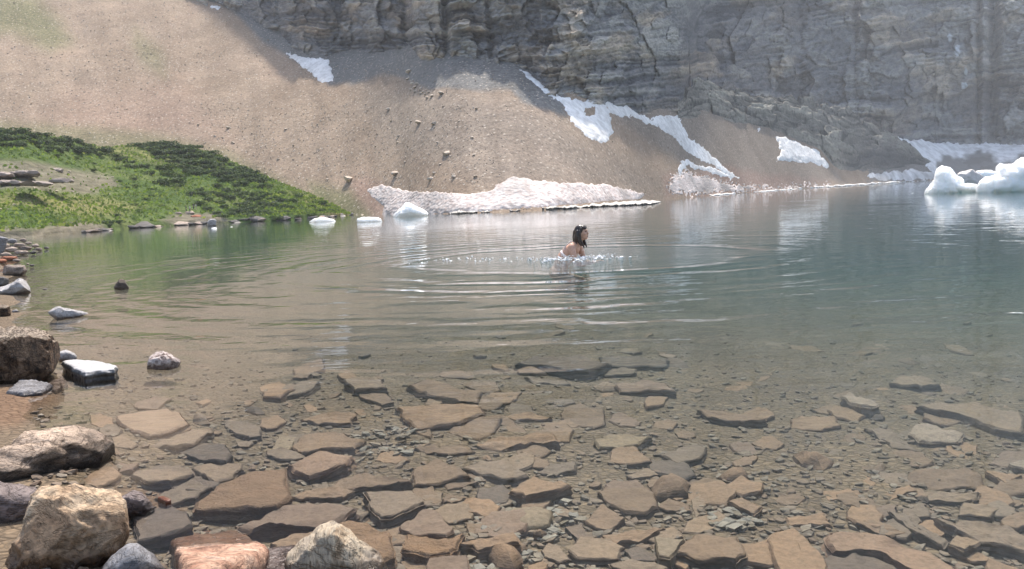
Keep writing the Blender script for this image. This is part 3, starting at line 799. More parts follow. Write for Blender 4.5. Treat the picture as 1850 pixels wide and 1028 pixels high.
_sid = [0]
def slab_geo(poly3, zbot, flare=0.07, bevel=0.25, rough=0.012, n=44, dome=0.0, layers=3):
    """poly3: (K,3) top outline in world space. Returns verts, faces (closed)."""
    _sid[0] += 1; sid = _sid[0] * 1.37
    c = poly3.mean(0)
    size = np.sqrt(np.ptp(poly3[:, 0]) * np.ptp(poly3[:, 1])) + 1e-6
    o2 = resample(poly3[:, :2], n)
    # plane of the top
    A = np.c_[poly3[:, :2] - c[:2], np.ones(len(poly3))]
    g = np.linalg.lstsq(A, poly3[:, 2], rcond=None)[0]
    dxy = o2 - c[:2]
    ang = np.arctan2(dxy[:, 1], dxy[:, 0])
    jit = 1 + 0.05 * pn(np.stack([np.cos(ang) * 3, np.sin(ang) * 3, 0 * ang + sid], -1)) + 0.025 * pn(np.stack([np.cos(ang) * 9, np.sin(ang) * 9, 0 * ang + sid], -1), 2)
    dxy = dxy * jit[:, None]
    ztop = g[2] + dxy @ g[:2]
    thick = max(ztop.mean() - zbot, 0.01)
    bv = bevel * min(thick, 0.12 * size + 0.01)
    prof = [(1 + flare, 1.0, 0)]
    for k in range(layers * 2):
        f = 1 - (k + 0.6) / (layers * 2 + 0.4)
        prof.append((1 + flare * f + 0.035 * (1 if k % 2 else -1) * min(1, thick / size * 3), f, 0))
    prof += [(1.0, 0, bv), (0.975, 0, bv * 0.35), (0.93, 0, 0), (0.78, 0, 0), (0.6, 0, 0), (0.4, 0, 0), (0.2, 0, 0)]
    V = []
    for sfac, f, dz in prof:
        zt = g[2] + (dxy * min(sfac, 1)) @ g[:2] + dome * (1 - min(sfac, 1) ** 2)
        z = zt * (1 - f) + zbot * f - dz
        V.append(np.c_[c[:2] + dxy * sfac, z])
    R = len(V)
    V = np.concatenate(V)
    V = np.vstack([V, [c[0], c[1], g[2] + dome]])
    fr = 1.0 / max(size, 0.02)
    q = V * fr
    dn = np.stack([fbm(q * 2.3, 3, sid), fbm(q * 2.3, 3, sid + 5), fbm(q * 2.6, 4, sid + 9)], -1)
    V = V + dn * np.array([rough, rough, rough * 0.9]) 
    fc = grid_faces(R, n, True)
    a = (R - 1) * n + np.arange(n); b = (R - 1) * n + (np.arange(n) + 1) % n
    tri = np.stack([a, b, np.full(n, R * n)], -1)
    a0 = np.arange(n); cap = np.stack([(a0 + 1) % n, a0, np.full(n, R * n + 1)], -1)
    V = np.vstack([V, [c[0], c[1], zbot - 0.01]]); tri = np.vstack([tri, cap])
    # orientation: outline may be clockwise
    area = 0.5 * np.sum(dxy[:, 0] * np.roll(dxy[:, 1], -1) - np.roll(dxy[:, 0], -1) * dxy[:, 1])
    if area < 0:
        fc = fc[:, ::-1]; tri = tri[:, ::-1]
    return V, fc, tri

def put_stone(name, V, faces, mat, label, cat, group=None, sharp=0.5):
    c = V.mean(0); c[2] = V[:, 2].min()
    o = new_obj(name, mesh_np(name, V - c, faces, mat, True, None, sharp)); o.location = c
    return tag(o, label, cat, group)

def sub_slab(poly, mat, label, thick=None, tilt=(0, 0), rough=None, group=None, name='submerged_slate', cat='slab', bevel=0.3, dome=0.0, n=44):
    """flat stone lying on the lake bed, outline given in the photo"""
    p = np.asarray(poly, float)
    m = p.mean(0)
    P0 = ray_hit([m[0]], [m[1]], lambda x, y: bed_z(x, y, False), 0.6, 40.0, 300)[0]
    dist = math.hypot(P0[0], P0[1])
    wpx = np.ptp(p[:, 0]) / F * dist
    th = 0.5 * (thick if thick is not None else min(max(0.15 * wpx, 0.012), 0.10))
    th = min(th, max(0.012, -P0[2] - 0.018))
    d = pdir(m[0], m[1])
    P1 = ray_hit([m[0]], [m[1]], lambda x, y: bed_z(x, y, False) + th, 0.6, 40.0, 300)[0]
    q = to_plane(p[:, 0], p[:, 1], P1, *tilt)
    r = rough if rough is not None else 0.05 * min(wpx, 0.4)
    zb_ = float(np.min(bed_z(q[:, 0], q[:, 1], False))) - 0.03
    V, fc, tri = slab_geo(q, zb_, rough=r, bevel=bevel, dome=dome, n=n)
    return put_stone(name, V, [fc, tri], MS[mat] if isinstance(mat, str) else mat, label, cat, group)

TR = []
def S(poly, mat, label, **k):
    TR.append(np.asarray(poly, float)); return sub_slab(poly, mat, label, **k)

U = ' under clear water'
S([(208, 753), (250, 741), (305, 735), (345, 762), (330, 770), (268, 787), (225, 772)], 'tan', 'pale tan squarish slab alone in the shallows, brightest stone under the water', thick=.07)
S([(265, 805), (290, 795), (350, 777), (385, 772), (360, 795), (320, 808)], 'grey', 'long olive-grey slab just in front of the pale tan slab' + U)
S([(200, 790), (222, 784), (248, 802), (235, 810), (205, 808)], 'grey', 'small grey stone touching the tip of the slanting layered rock' + U)
S([(193, 845), (215, 836), (250, 838), (240, 850), (205, 853)], 'orange', 'small orange flat stone below the tip of the layered rock' + U)
S([(488, 815), (505, 786), (537, 787), (525, 812), (508, 820)], 'yellow', 'yellowish upright stone leaning on a slab' + U)
S([(525, 806), (560, 782), (610, 780), (655, 795), (640, 810), (580, 812), (540, 822)], 'brown', 'rounded brown slab beside the yellowish upright stone' + U, thick=.06)
S([(520, 843), (545, 824), (590, 818), (637, 822), (625, 840), (590, 852), (560, 858), (535, 852)], 'orange', 'orange-brown oval boulder behind the rough brown slab' + U, thick=.09, dome=.02)
S([(235, 857), (270, 843), (330, 838), (350, 852), (310, 870), (262, 868)], 'grey', 'smooth grey slab right of the layered rock' + U, thick=.07)
S([(300, 866), (345, 858), (400, 872), (360, 888), (310, 884)], 'dark', 'dark slanted slate between grey slab and rough brown slab' + U)
S([(345, 845), (385, 832), (440, 838), (420, 858), (385, 868)], 'grey', 'grey slab with a crack, above the rough brown slab' + U)
S([(350, 921), (391, 873), (464, 851), (515, 842), (521, 894), (500, 914), (449, 912), (389, 919)], 'rough', 'large rough brown slab with pitted top and dark undercut front edge', thick=.12, rough=.018, n=64)
S([(432, 952), (496, 923), (560, 904), (640, 915), (593, 945), (568, 956), (484, 952), (449, 956)], 'orange', 'long smooth orange-brown slab in front of the rough brown slab', thick=.10, n=56)
S([(523, 896), (591, 877), (640, 885), (620, 897), (560, 900)], 'brown', 'thin brown slab wedged right of the rough brown slab' + U)
S([(595, 880), (612, 861), (643, 855), (700, 859), (738, 866), (722, 875), (650, 883)], 'brown', 'long flat brown slab with dark shadowed front edge left of the triangular slab', thick=.07)
S([(750, 845), (785, 829), (797, 830), (851, 857), (797, 867), (746, 877)], 'brown', 'large triangular brown-grey slab near the middle of the stony bed', thick=.07, n=56)
S([(799, 872), (841, 861), (867, 872), (808, 884)], 'brown', 'narrow pointed slab under the right edge of the triangular slab')
S([(836, 843), (867, 834), (917, 828), (952, 857), (931, 864), (894, 863)], 'grey', 'grey angular slab right of the triangular slab', thick=.06)
S([(968, 855), (995, 838), (1038, 834), (1040, 845), (1003, 857)], 'grey', 'pale grey wedge slab right of the grey angular slab')
S([(921, 888), (964, 859), (1034, 877), (950, 898)], 'brown', 'kite-shaped tan-grey slab with shaded front faces', thick=.09)
S([(659, 891), (680, 888), (744, 883), (767, 906), (738, 919), (709, 931), (690, 933), (672, 922)], 'grey', 'thick grey-brown slab with a small pink pebble on top', thick=.11, n=56)
S([(799, 900), (808, 893), (851, 898), (814, 910)], 'brown', 'small pointed brown slab right of the thick grey-brown slab')
S([(820, 917), (841, 899), (886, 902), (904, 917), (884, 935)], 'brown', 'five-sided flat brown slab left of the yellow sandy mound')
S([(721, 952), (764, 921), (789, 921), (820, 956), (804, 968), (744, 964)], 'orange', 'orange-brown trapezoid slab in front of the thick grey-brown slab', thick=.08)
S([(734, 966), (820, 971), (841, 962), (812, 997), (773, 1001), (723, 993)], 'rough', 'ragged layered brown block under the orange-brown trapezoid slab', thick=.10)
S([(832, 982), (875, 972), (929, 962), (939, 978), (863, 993)], 'brown', 'dark-sided block with sharp front corner' + U, thick=.10)
S([(841, 947), (878, 945), (884, 962), (847, 964)], 'brown', 'small square brown slab left of a pale pebble' + U)
S([(978, 993), (991, 980), (1011, 986), (1030, 1009), (1011, 1015), (987, 1007)], 'grey', 'smooth oval grey slab near the bottom edge')
S([(880, 952), (892, 945), (908, 952), (896, 960)], 'pale', 'pale grey pebble in front of the yellow sandy mound', thick=.03)
S([(770, 1035), (773, 1009), (816, 1001), (845, 1001), (845, 1035)], 'orange', 'brown block cut by the bottom edge below the ragged block', thick=.08)
S([(756, 902), (777, 888), (801, 890), (795, 914), (768, 914)], 'grey', 'flat olive slab just right of the thick grey-brown slab')
S([(905, 932), (935, 915), (970, 914), (999, 925), (990, 948), (950, 955)], 'yellow', 'low yellowish mound ringed by pale pebbles', thick=.03, dome=.02)
S([(565, 956), (600, 945), (650, 943), (705, 955), (712, 995), (690, 1005), (640, 990), (590, 975)], 'rough', 'wrinkled olive-brown slab behind the cream striped rock', thick=.11, rough=.016, n=56)
S([(488, 982), (535, 962), (566, 960), (545, 984), (496, 991)], 'brown', 'brown slab left of the cream striped rock' + U, thick=.08)
S([(235, 925), (300, 912), (340, 925), (345, 945), (290, 970), (250, 975)], 'dark', 'dark slab right of the pale rounded boulder' + U, thick=.08)
S([(545, 757), (575, 747), (643, 746), (630, 765), (585, 766)], 'brown', 'tan-topped slab with shadowed front, far left of the slab field')
S([(620, 685), (642, 681), (680, 683), (702, 700), (642, 703)], 'grey', 'blue-grey square slab behind the slab field', thick=.09)
S([(738, 695), (770, 687), (806, 690), (830, 705), (867, 706), (862, 722), (830, 722), (775, 712)], 'brown', 'long brown slab with stepped right end, behind the big flat slab', thick=.09)
S([(712, 735), (800, 728), (865, 730), (878, 740), (830, 760), (812, 763), (750, 772), (730, 755)], 'brown', 'biggest flat brown slab in the middle of the slab field', thick=.11, n=56)
S([(808, 780), (830, 758), (860, 750), (905, 755), (895, 780), (870, 795), (836, 792)], 'brown', 'broad reddish-brown slab overlapped by the biggest flat slab', thick=.06)
S([(867, 720), (885, 707), (940, 705), (930, 725), (900, 732)], 'brown', 'square faded brown slab right of the stepped slab')
S([(747, 812), (785, 802), (852, 805), (855, 815), (810, 822)], 'brown', 'narrow slab with shadowed front below the reddish-brown slab')
S([(853, 806), (900, 790), (995, 785), (1010, 797), (960, 797), (905, 810)], 'brown', 'long curved light brown slab right of the reddish-brown slab', thick=.08)
S([(560, 882), (590, 872), (597, 882), (575, 890)], 'grey', 'small pointed grey stone between rough slab and long flat slab')
S([(931, 653), (962, 643), (1028, 645), (1051, 642), (1100, 654), (1086, 664), (1067, 671), (1036, 669), (989, 660)], 'dark', 'large dark grey slab, farthest clearly seen, right below the swimmer', thick=.17, n=56)
S([(1080, 643), (1140, 641), (1209, 650), (1195, 662), (1095, 662)], 'dark', 'long dark slab behind and right of the large dark grey slab', thick=.10)
S([(1086, 676), (1096, 667), (1150, 664), (1147, 672), (1094, 678)], 'grey', 'small pale grey slab in front of the long dark slab', thick=.08)
S([(1112, 694), (1162, 687), (1199, 692), (1219, 706), (1172, 706), (1119, 706)], 'orange', 'curved tan-orange slab right of centre' + U, thick=.09)
S([(1076, 797), (1100, 785), (1176, 787), (1152, 801), (1127, 807), (1084, 807)], 'yellow', 'smooth yellow-tan slab with pointed left end, middle right', thick=.06)
S([(948, 680), (1020, 686), (1030, 692), (962, 691)], 'grey', 'thin grey slab in the shade of the large dark grey slab')
S([(981, 729), (989, 721), (1032, 719), (1038, 727), (1020, 733)], 'grey', 'small olive slab below the thin grey slab')
S([(911, 754), (948, 743), (997, 754), (934, 760)], 'brown', 'low light brown ridge-shaped slab right of the broad reddish slab')
S([(1259, 741), (1292, 741), (1366, 749), (1391, 761), (1337, 762), (1284, 753)], 'brown', 'long faded brown slab far right of the tan-orange slab')
S([(1428, 757), (1446, 749), (1510, 751), (1518, 766), (1488, 778), (1434, 772)], 'brown', 'rounded faded slab below the pale oblong stone')
S([(1467, 741), (1498, 730), (1524, 739), (1496, 747)], 'brown', 'small tan slab left of the pale oblong stone')
S([(1521, 716), (1535, 709), (1554, 715), (1591, 730), (1576, 736), (1556, 734), (1535, 726)], 'pale', 'pale oblong stone with rounded left end, far right', thick=.14)
S([(1607, 690), (1626, 678), (1677, 685), (1697, 693), (1665, 700)], 'grey', 'grey slab with a dark gap beneath, behind the pale oblong stone', thick=.13)
S([(1650, 728), (1685, 722), (1760, 728), (1850, 748), (1850, 784), (1800, 773), (1743, 751)], 'grey', 'very long grey-olive slab reaching the right edge', thick=.14, n=56)
S([(1642, 780), (1651, 768), (1694, 766), (1743, 784), (1731, 796), (1659, 796)], 'pale', 'light grey slab with a dark front edge in front of the very long slab', thick=.10)
S([(1562, 772), (1607, 774), (1665, 817), (1611, 809)], 'grey', 'light diamond-shaped slab left of the light grey slab')
S([(1484, 976), (1498, 960), (1564, 958), (1625, 976), (1667, 995), (1731, 1024), (1740, 1050), (1660, 1030), (1600, 1000), (1560, 990), (1500, 988)], 'orange', 'long curved orange-tan slab with undercut front at bottom right', thick=.11, n=64)
S([(1384, 971), (1429, 950), (1466, 987), (1492, 1013), (1495, 1045), (1415, 1045)], 'brown', 'long reddish-brown plank of slate pointing to the bottom edge', thick=.08)
S([(1215, 997), (1230, 976), (1259, 962), (1331, 968), (1355, 1001), (1331, 1011), (1254, 1009)], 'brown', 'large flat greyish-brown slab at bottom centre right', thick=.08, n=56)
S([(1055, 939), (1088, 910), (1129, 937), (1102, 958), (1076, 956)], 'brown', 'diamond-shaped brown slab right of the yellow mound')
S([(1078, 888), (1092, 875), (1125, 886), (1176, 879), (1187, 912), (1164, 929), (1129, 925), (1107, 914)], 'brown', 'wide smooth olive-brown slab right of the kite-shaped slab', thick=.04, n=56)
S([(1185, 914), (1207, 900), (1246, 912), (1248, 921), (1207, 923)], 'brown', 'five-sided slab right of the wide smooth slab')
S([(1086, 968), (1181, 954), (1203, 951), (1156, 976), (1108, 982)], 'brown', 'long thin pointed slab with dark front below the diamond-shaped slab')
S([(1230, 877), (1277, 862), (1300, 870), (1290, 880)], 'brown', 'light tan slab left of a twin tan slab, middle right')
S([(1296, 880), (1339, 860), (1380, 875), (1378, 886), (1341, 894)], 'brown', 'larger light tan slab right of its twin, middle right', thick=.06)
S([(1312, 906), (1339, 898), (1376, 914), (1364, 927)], 'brown', 'tan block with a dark left face above pale pebbles', thick=.07)
S([(1133, 857), (1176, 845), (1207, 853), (1144, 865)], 'grey', 'slim grey slab above the wide smooth slab')
S([(1248, 902), (1265, 892), (1281, 906), (1257, 939)], 'grey', 'upright wedge-shaped stone left of the tan block')
S([(1080, 995), (1102, 985), (1119, 993), (1117, 1009), (1084, 1012)], 'yellow', 'small yellow-brown block near the bottom edge')
S([(1032, 1003), (1037, 984), (1071, 980), (1073, 1005)], 'brown', 'square brown stone left of the yellow-brown block')
S([(1020, 952), (1053, 945), (1059, 970), (1047, 976)], 'dark', 'dark grey stone left of the long thin pointed slab')
S([(1183, 968), (1234, 974), (1211, 1007), (1189, 1003)], 'yellow', 'ochre upright slab left of the large greyish-brown slab', thick=.09)
S([(1421, 931), (1487, 929), (1500, 947), (1426, 947)], 'brown', 'short slab with shaded underside above the orange-tan slab')
S([(1686, 934), (1757, 939), (1823, 958), (1860, 973), (1860, 994), (1784, 979), (1725, 958)], 'grey', 'long grey slab sloping to the right edge at bottom right', thick=.09, n=56)
S([(1715, 982), (1728, 963), (1773, 979), (1741, 992)], 'grey', 'small grey block left under the sloping grey slab', thick=.08)
S([(1731, 926), (1739, 907), (1805, 915), (1789, 934)], 'grey', 'squarish grey slab above the sloping grey slab')
S([(1651, 902), (1659, 889), (1768, 889), (1752, 905)], 'grey', 'wide low grey slab right of the stony gap')
S([(1633, 862), (1651, 846), (1765, 852), (1781, 878), (1686, 884)], 'brown', 'broad dim brown slab near the right side', thick=.06)
S([(1577, 899), (1646, 873), (1654, 886), (1604, 905)], 'brown', 'dim pointed brown slab left of the broad dim slab')
S([(1484, 889), (1545, 881), (1561, 897), (1498, 905)], 'brown', 'dim flat slab above the short slab with shaded underside')
S([(1545, 945), (1580, 937), (1638, 963), (1610, 970)], 'brown', 'small slab resting behind the orange-tan slab')
S([(1604, 925), (1633, 925), (1712, 977), (1700, 985), (1655, 962)], 'grey', 'narrow slate with a thin pale straight edge at bottom right', thick=.05)
S([(1781, 849), (1847, 858), (1816, 873)], 'brown', 'triangular tan slab near the right edge', thick=.07)
S([(1821, 836), (1855, 828), (1855, 846), (1835, 842)], 'pale', 'light stone cut by the right edge' + U, thick=.08)
S([(1480, 1050), (1490, 1005), (1560, 1000), (1620, 1020), (1650, 1050)], 'dark', 'dark layered slate under the orange-tan slab', thick=.04)

# ------------------------------------------------------------------ the many smaller stones
rs = np.random.RandomState(11)
cells = [(p.mean(0), max(np.ptp(p[:, 0]), np.ptp(p[:, 1])) / 2) for p in TR]
made = 0; placed = []
tries = 0
while made < 208 and tries < 9000:
    tries += 1
    x = rs.uniform(180, 1845); y = 575 + 453 * rs.uniform(0, 1) ** 0.8
    if y > 900 and x < 520: continue
    if x < 480 and y < 720: continue
    if y < 640 and x < 900: continue
    if any(inpoly(np.array([x]), np.array([y]), p)[0] for p in TR): continue
    sz = rs.uniform(0.3, 1.05) ** 2.0 * (26 + 42 * max(y - 640, 0) / 400) + 6
    if any(math.hypot((x - a) , (y - b) * 1.9) < 0.5 * (sz + c_) for a, b, c_ in placed): continue
    placed.append((x, y, sz))
    k = rs.randint(5, 8)
    an = np.sort((np.arange(k) + rs.uniform(-.3, .3, k)) / k * 2 * math.pi)
    rr = rs.uniform(.75, 1.15, k)
    asp = rs.uniform(.38, .6) * (.45 if y < 650 else .7 if y < 720 else 1); rot = rs.uniform(-.35, .35)
    ex = np.cos(an) * rr * sz; ey = np.sin(an) * rr * sz * asp
    poly = np.c_[x + ex * math.cos(rot) - ey * math.sin(rot), y + (ex * math.sin(rot) + ey * math.cos(rot)) * 0.9]
    m = rs.choice(['brown', 'brown', 'grey', 'grey', 'orange', 'yellow', 'dark'], p=[.32, .28, .17, .1, .05, .02, .06])
    sub_slab(poly, m, 'small plain stone among many alike on the shallow lake bed', rough=None, group='small stones on the lake bed', name='submerged_stone', cat='stone', n=26, dome=(sz / 1602 * 2.2 if made % 9 == 0 else 0.0), bevel=(.9 if made % 9 == 0 else .3), tilt=(rs.uniform(-.08, .08), rs.uniform(-.08, .08)))
    made += 1

def stone_shapes(n, seed):
    """n little angular stone meshes of 14 verts: unit size"""
    r = np.random.RandomState(seed); out = []
    base = np.array([[x, y, z] for x in (-1, 1) for y in (-1, 1) for z in (-1, 1)], float) * .72
    ax = np.array([[1, 0, 0], [-1, 0, 0], [0, 1, 0], [0, -1, 0], [0, 0, 1], [0, 0, -1]], float)
    P = np.vstack([base, ax])
    tri = []
    quad = {8: (4, 6, 7, 5), 9: (0, 1, 3, 2), 10: (2, 3, 7, 6), 11: (0, 4, 5, 1), 12: (1, 5, 7, 3), 13: (0, 2, 6, 4)}
    for cidx, q in quad.items():
        for i in range(4): tri.append((q[i], q[(i + 1) % 4], cidx))
    tri = np.array(tri)
    nn = np.cross(P[tri[:, 1]] - P[tri[:, 0]], P[tri[:, 2]] - P[tri[:, 0]])
    flip = np.sum(nn * P[tri].mean(1), 1) < 0
    tri[flip] = tri[flip][:, ::-1]
    for k in range(n):
        out.append(P * r.uniform(.65, 1.2, (14, 1)) + r.normal(0, .08, (14, 3)))
    return np.array(out), tri

def scatter(name, pos, size, flat, mat, seed, label=None, cat=None, smooth=False):
    """one object of uncountably many little stones"""
    r = np.random.RandomState(seed)
    shp, tri = stone_shapes(24, seed)
    n = len(pos)
    k = r.randint(0, 24, n)
    P = shp[k] * np.stack([size * r.uniform(.8, 1.4, n), size * r.uniform(.7, 1.1, n), size * flat * r.uniform(.7, 1.3, n)], -1)[:, None, :]
    a = r.uniform(0, 6.28, n)
    ca, sa_ = np.cos(a)[:, None], np.sin(a)[:, None]
    X_ = P[..., 0] * ca - P[..., 1] * sa_; Y_ = P[..., 0] * sa_ + P[..., 1] * ca
    tx = r.uniform(-.3, .3, n)[:, None]
    Zz = P[..., 2] + X_ * tx
    V = np.stack([X_, Y_, Zz], -1) + pos[:, None, :]
    fc = (tri[None] + (np.arange(n) * 14)[:, None, None]).reshape(-1, 3)
    o = new_obj(name, mesh_np(name, V.reshape(-1, 3), fc, mat, smooth))
    return tag(o, label, cat, kind='stuff')

def gravel_mat(name, cols, bright=1.0):
    n = NT(name)
    r = n.N('NewGeometry').outputs['Random Per Island']
    col = n.ramp(r, [(i / (len(cols) - 1), tuple(c * bright for c in cc)) for i, cc in enumerate(cols)])
    f = n.noise(n.coord('Object', (1, 1, 1), False), 40, 4)
    col = n.mix(0.5, col, n.ramp(f, [(0.3, (0.6, 0.6, 0.6)), (0.6, (1.2, 1.2, 1.2))]), 'MULTIPLY')
    return n.fin(col, 0.8, None, 0.2)

n = 4200
gx_ = rs.uniform(60, 1850, n); gy_ = 600 + 440 * rs.uniform(0, 1, n) ** 0.65
pz = ray_hit(gx_, gy_, lambda x, y: bed_z(x, y, False), 0.6, 40.0, 220)
pz[:, 2] = bed_z(pz[:, 0], pz[:, 1]) + 0.004
ok = np.hypot(pz[:, 0], pz[:, 1]) < 14
pz = pz[ok]
scatter('lake_gravel', pz, np.random.RandomState(3).uniform(0.35, 1.0, len(pz)) ** 2 * 0.020 + 0.005, 0.45,
        gravel_mat('gravel', [(0.107, 0.083, 0.062), (0.164, 0.126, 0.093), (0.197, 0.151, 0.112), (0.180, 0.124, 0.086), (0.164, 0.137, 0.109), (0.205, 0.166, 0.125), (0.246, 0.207, 0.163)]), 5)
# pale pebbles round the yellow mound and by the tan block
pp = []
for (cx0, cy0, rx0, ry0, m) in ((955, 935, 95, 40, 120), (1325, 945, 45, 20, 45), (700, 805, 60, 26, 60), (900, 1010, 70, 22, 60)):
    a = rs.uniform(0, 6.28, m); q = np.sqrt(rs.uniform(.15, 1, m))
    pp.append(np.c_[cx0 + rx0 * q * np.cos(a), cy0 + ry0 * q * np.sin(a)])
pp = np.concatenate(pp)
pz = ray_hit(pp[:, 0], pp[:, 1], lambda x, y: bed_z(x, y, False), 0.6, 40.0, 220); pz[:, 2] = bed_z(pz[:, 0], pz[:, 1]) + 0.012
scatter('pale_gravel', pz, np.random.RandomState(4).uniform(0.4, 1, len(pz)) ** 2 * 0.022 + 0.006, 0.4,
        gravel_mat('pale_gravel', [(0.162, 0.130, 0.093), (0.227, 0.193, 0.149), (0.195, 0.178, 0.155), (0.271, 0.241, 0.196), (0.184, 0.130, 0.088)]), 6)
# ------------------------------------------------------------------ rocks standing out of the water
def plane_outline(poly, D, az0):
    er = np.array([math.cos(az0), -math.sin(az0), 0]); ef = np.array([math.sin(az0), math.cos(az0), 0])
    p = np.asarray(poly, float)
    d = pdir(p[:, 0], p[:, 1])
    t = D / (d @ ef)
    q = np.array([0, 0, CAM_H]) + d * t[:, None]
    return np.stack([q @ er, q[:, 2]], -1), er, ef

def remesh(V, faces, voxel):
    me = mesh_np('tmp', V, faces, [], True)
    bm = bmesh.new(); bm.from_mesh(me); bmesh.ops.recalc_face_normals(bm, faces=bm.faces[:]); bm.to_mesh(me); bm.free()
    o = bpy.data.objects.new('tmp', me); COL.objects.link(o)
    m = o.modifiers.new('r', 'REMESH'); m.mode = 'VOXEL'; m.voxel_size = voxel
    s = o.modifiers.new('s', 'SMOOTH'); s.factor = 0.5; s.iterations = 2
    ev = o.evaluated_get(bpy.context.evaluated_depsgraph_get()); em = ev.to_mesh()
    n = len(em.vertices); co = np.empty(n * 3, np.float32); em.vertices.foreach_get('co', co)
    no = np.empty(n * 3, np.float32); em.vertex_normals.foreach_get('vector', no)
    quads = np.array([p.vertices[:] for p in em.polygons if len(p.vertices) == 4], np.int32).reshape(-1, 4)
    ev.to_mesh_clear(); bpy.data.objects.remove(o); bpy.data.meshes.remove(me)
    return co.reshape(-1, 3).astype(float), no.reshape(-1, 3).astype(float), quads

def boulder_geo(poly, base_px, z0=0.0, depth=0.7, boxy=0.55, push=0.0, yaw=0.0):
    """solid with the traced silhouette facing the shore, rounded in depth"""
    b = on_z(base_px[0], base_px[1], z0)
    az0 = math.atan2(b[0], b[1]); D = math.hypot(b[0], b[1])
    az0 += yaw; D = b[0] * math.sin(az0) + b[1] * math.cos(az0)
    o2, er, ef = plane_outline(poly, D, az0)
    wd = np.ptp(o2[:, 0])
    D2 = D + wd * depth * 0.35 + push            # silhouette plane sits behind the front foot
    o2, er, ef = plane_outline(poly, D2, az0)
    o = resample(o2, 110); c = o.mean(0)
    R = []
    half = np.ptp(o2[:, 0]) * depth * 0.5
    phis = np.linspace(-1, 1, 29) * math.pi / 2
    for ph in phis[1:-1]:
        sc_ = abs(math.cos(ph)) ** boxy
        q = c + (o - c) * sc_
        dep = math.copysign(abs(math.sin(ph)) ** 0.85, ph) * half
        R.append(q[:, :1] * er + q[:, 1:] * np.array([0, 0, 1]) + (D2 + dep) * ef)
    n = len(o); m = len(R)
    V = np.concatenate(R)
    tip0 = c[0] * er + np.array([0, 0, c[1]]) + (D2 - half) * ef
    tip1 = c[0] * er + np.array([0, 0, c[1]]) + (D2 + half) * ef
    V = np.vstack([V, tip0, tip1])
    fc = grid_faces(m, n, True)
    j = np.arange(n); j2 = (j + 1) % n
    t0 = np.stack([j, j2, np.full(n, m * n)], -1)[:, ::-1]
    t1 = np.stack([(m - 1) * n + j, (m - 1) * n + j2, np.full(n, m * n + 1)], -1)
    return V, [fc, np.vstack([t0, t1])], np.ptp(o2[:, 0])

def weather(V, N, size, amp=0.05, layers=0.0, lay_dir=(0, 0, 1), lay_f=10, facet=0.5, seed=1, fine=0.012):
    q = V / size
    a = fbm(q * 1.7, 3, seed)
    r = 1 - 2 * np.abs(fbm(q * 3.1, 3, seed + 4))
    s = pn(np.stack([q @ np.array(lay_dir) * lay_f + 1.5 * pn(q * 1.5, seed), 0.6 * q[:, 0], 0.6 * q[:, 1]], -1), seed + 8)
    f = fbm(q * 14, 4, seed + 12)
    h = amp * (1 - facet) * a + amp * facet * 0.5 * r + layers * np.sign(s) * np.abs(s) ** 0.5 + fine * f
    return V + N * (h * size)[:, None]

def facet_cut(V, n, seed, lo=.80, hi=.97):
    """knock flat faces off a lump, like split stone or calved ice"""
    r = np.random.RandomState(seed * 3 + 1); c = (V.max(0) + V.min(0)) / 2; Q = V - c
    for _ in range(n):
        d = r.normal(size=3); d[2] *= .8; d /= np.linalg.norm(d)
        pr = Q @ d; h = pr.max() * r.uniform(lo, hi)
        Q = Q - np.maximum(pr - h, 0)[:, None] * d
    return Q + c

def hero(name, geo, mat, label, cat='rock', voxel=0.012, cuts=14, keep=.80, **k):
    V, fc, size = geo
    V, N, q = remesh(V, fc, max(voxel, size / 75))
    V = weather(V, N, size, **k)
    if cuts: V = facet_cut(V, cuts, k.get('seed', 1), keep)
    c = V.mean(0); c[2] = V[:, 2].min()
    o = new_obj(name, mesh_np(name, V - c, q, mat, True)); o.location = c
    return tag(o, label, cat)

M_pale = rock_mat('cream_boulder', [(0.25, (0.20, 0.125, 0.075)), (0.42, (0.36, 0.25, 0.16)), (0.55, (0.46, 0.345, 0.235)), (0.75, (0.56, 0.45, 0.335))], 7, dark_tone=(0.17, 0.10, 0.055), vein=.4, bump=0.9, dist=0.012, var=0.0)
M_lay = rock_mat('layered_rock', [(0.3, (0.15, 0.095, 0.06)), (0.5, (0.35, 0.25, 0.175)), (0.7, (0.50, 0.385, 0.29))], 9, (1, 2.5, 6), (0.5, 0.2, 0.4), bump=1.0, dist=0.02, var=0.0, crack=0.15, vein=.55, dark_tone=(0.05, 0.042, 0.036), top=(0.66, 0.50, 0.38))  # backlit look put in the colour: sunlit pale top, shaded black front
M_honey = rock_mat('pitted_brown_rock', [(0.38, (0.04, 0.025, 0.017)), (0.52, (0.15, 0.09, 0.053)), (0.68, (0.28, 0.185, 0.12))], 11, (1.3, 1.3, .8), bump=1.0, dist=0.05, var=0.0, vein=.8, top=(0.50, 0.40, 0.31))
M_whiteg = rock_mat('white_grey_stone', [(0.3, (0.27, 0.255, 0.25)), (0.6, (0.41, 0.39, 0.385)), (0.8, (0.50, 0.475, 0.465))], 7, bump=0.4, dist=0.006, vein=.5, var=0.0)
M_suntop = rock_mat('sunlit_top_stone', [(0.3, (0.10, 0.10, 0.10)), (0.7, (0.2, 0.2, 0.2))], 7, bump=0.4, dist=0.006, var=0.0, top=(0.46, 0.45, 0.45))  # dark base paints the shaded front, pale top paints the sun on it
M_grey = rock_mat('blue_grey_stone', [(0.3, (0.16, 0.158, 0.165)), (0.55, (0.245, 0.24, 0.25)), (0.8, (0.32, 0.315, 0.325))], 9, (1, 1.5, 3), bump=0.6, dist=0.008, vein=.5, var=0.0)
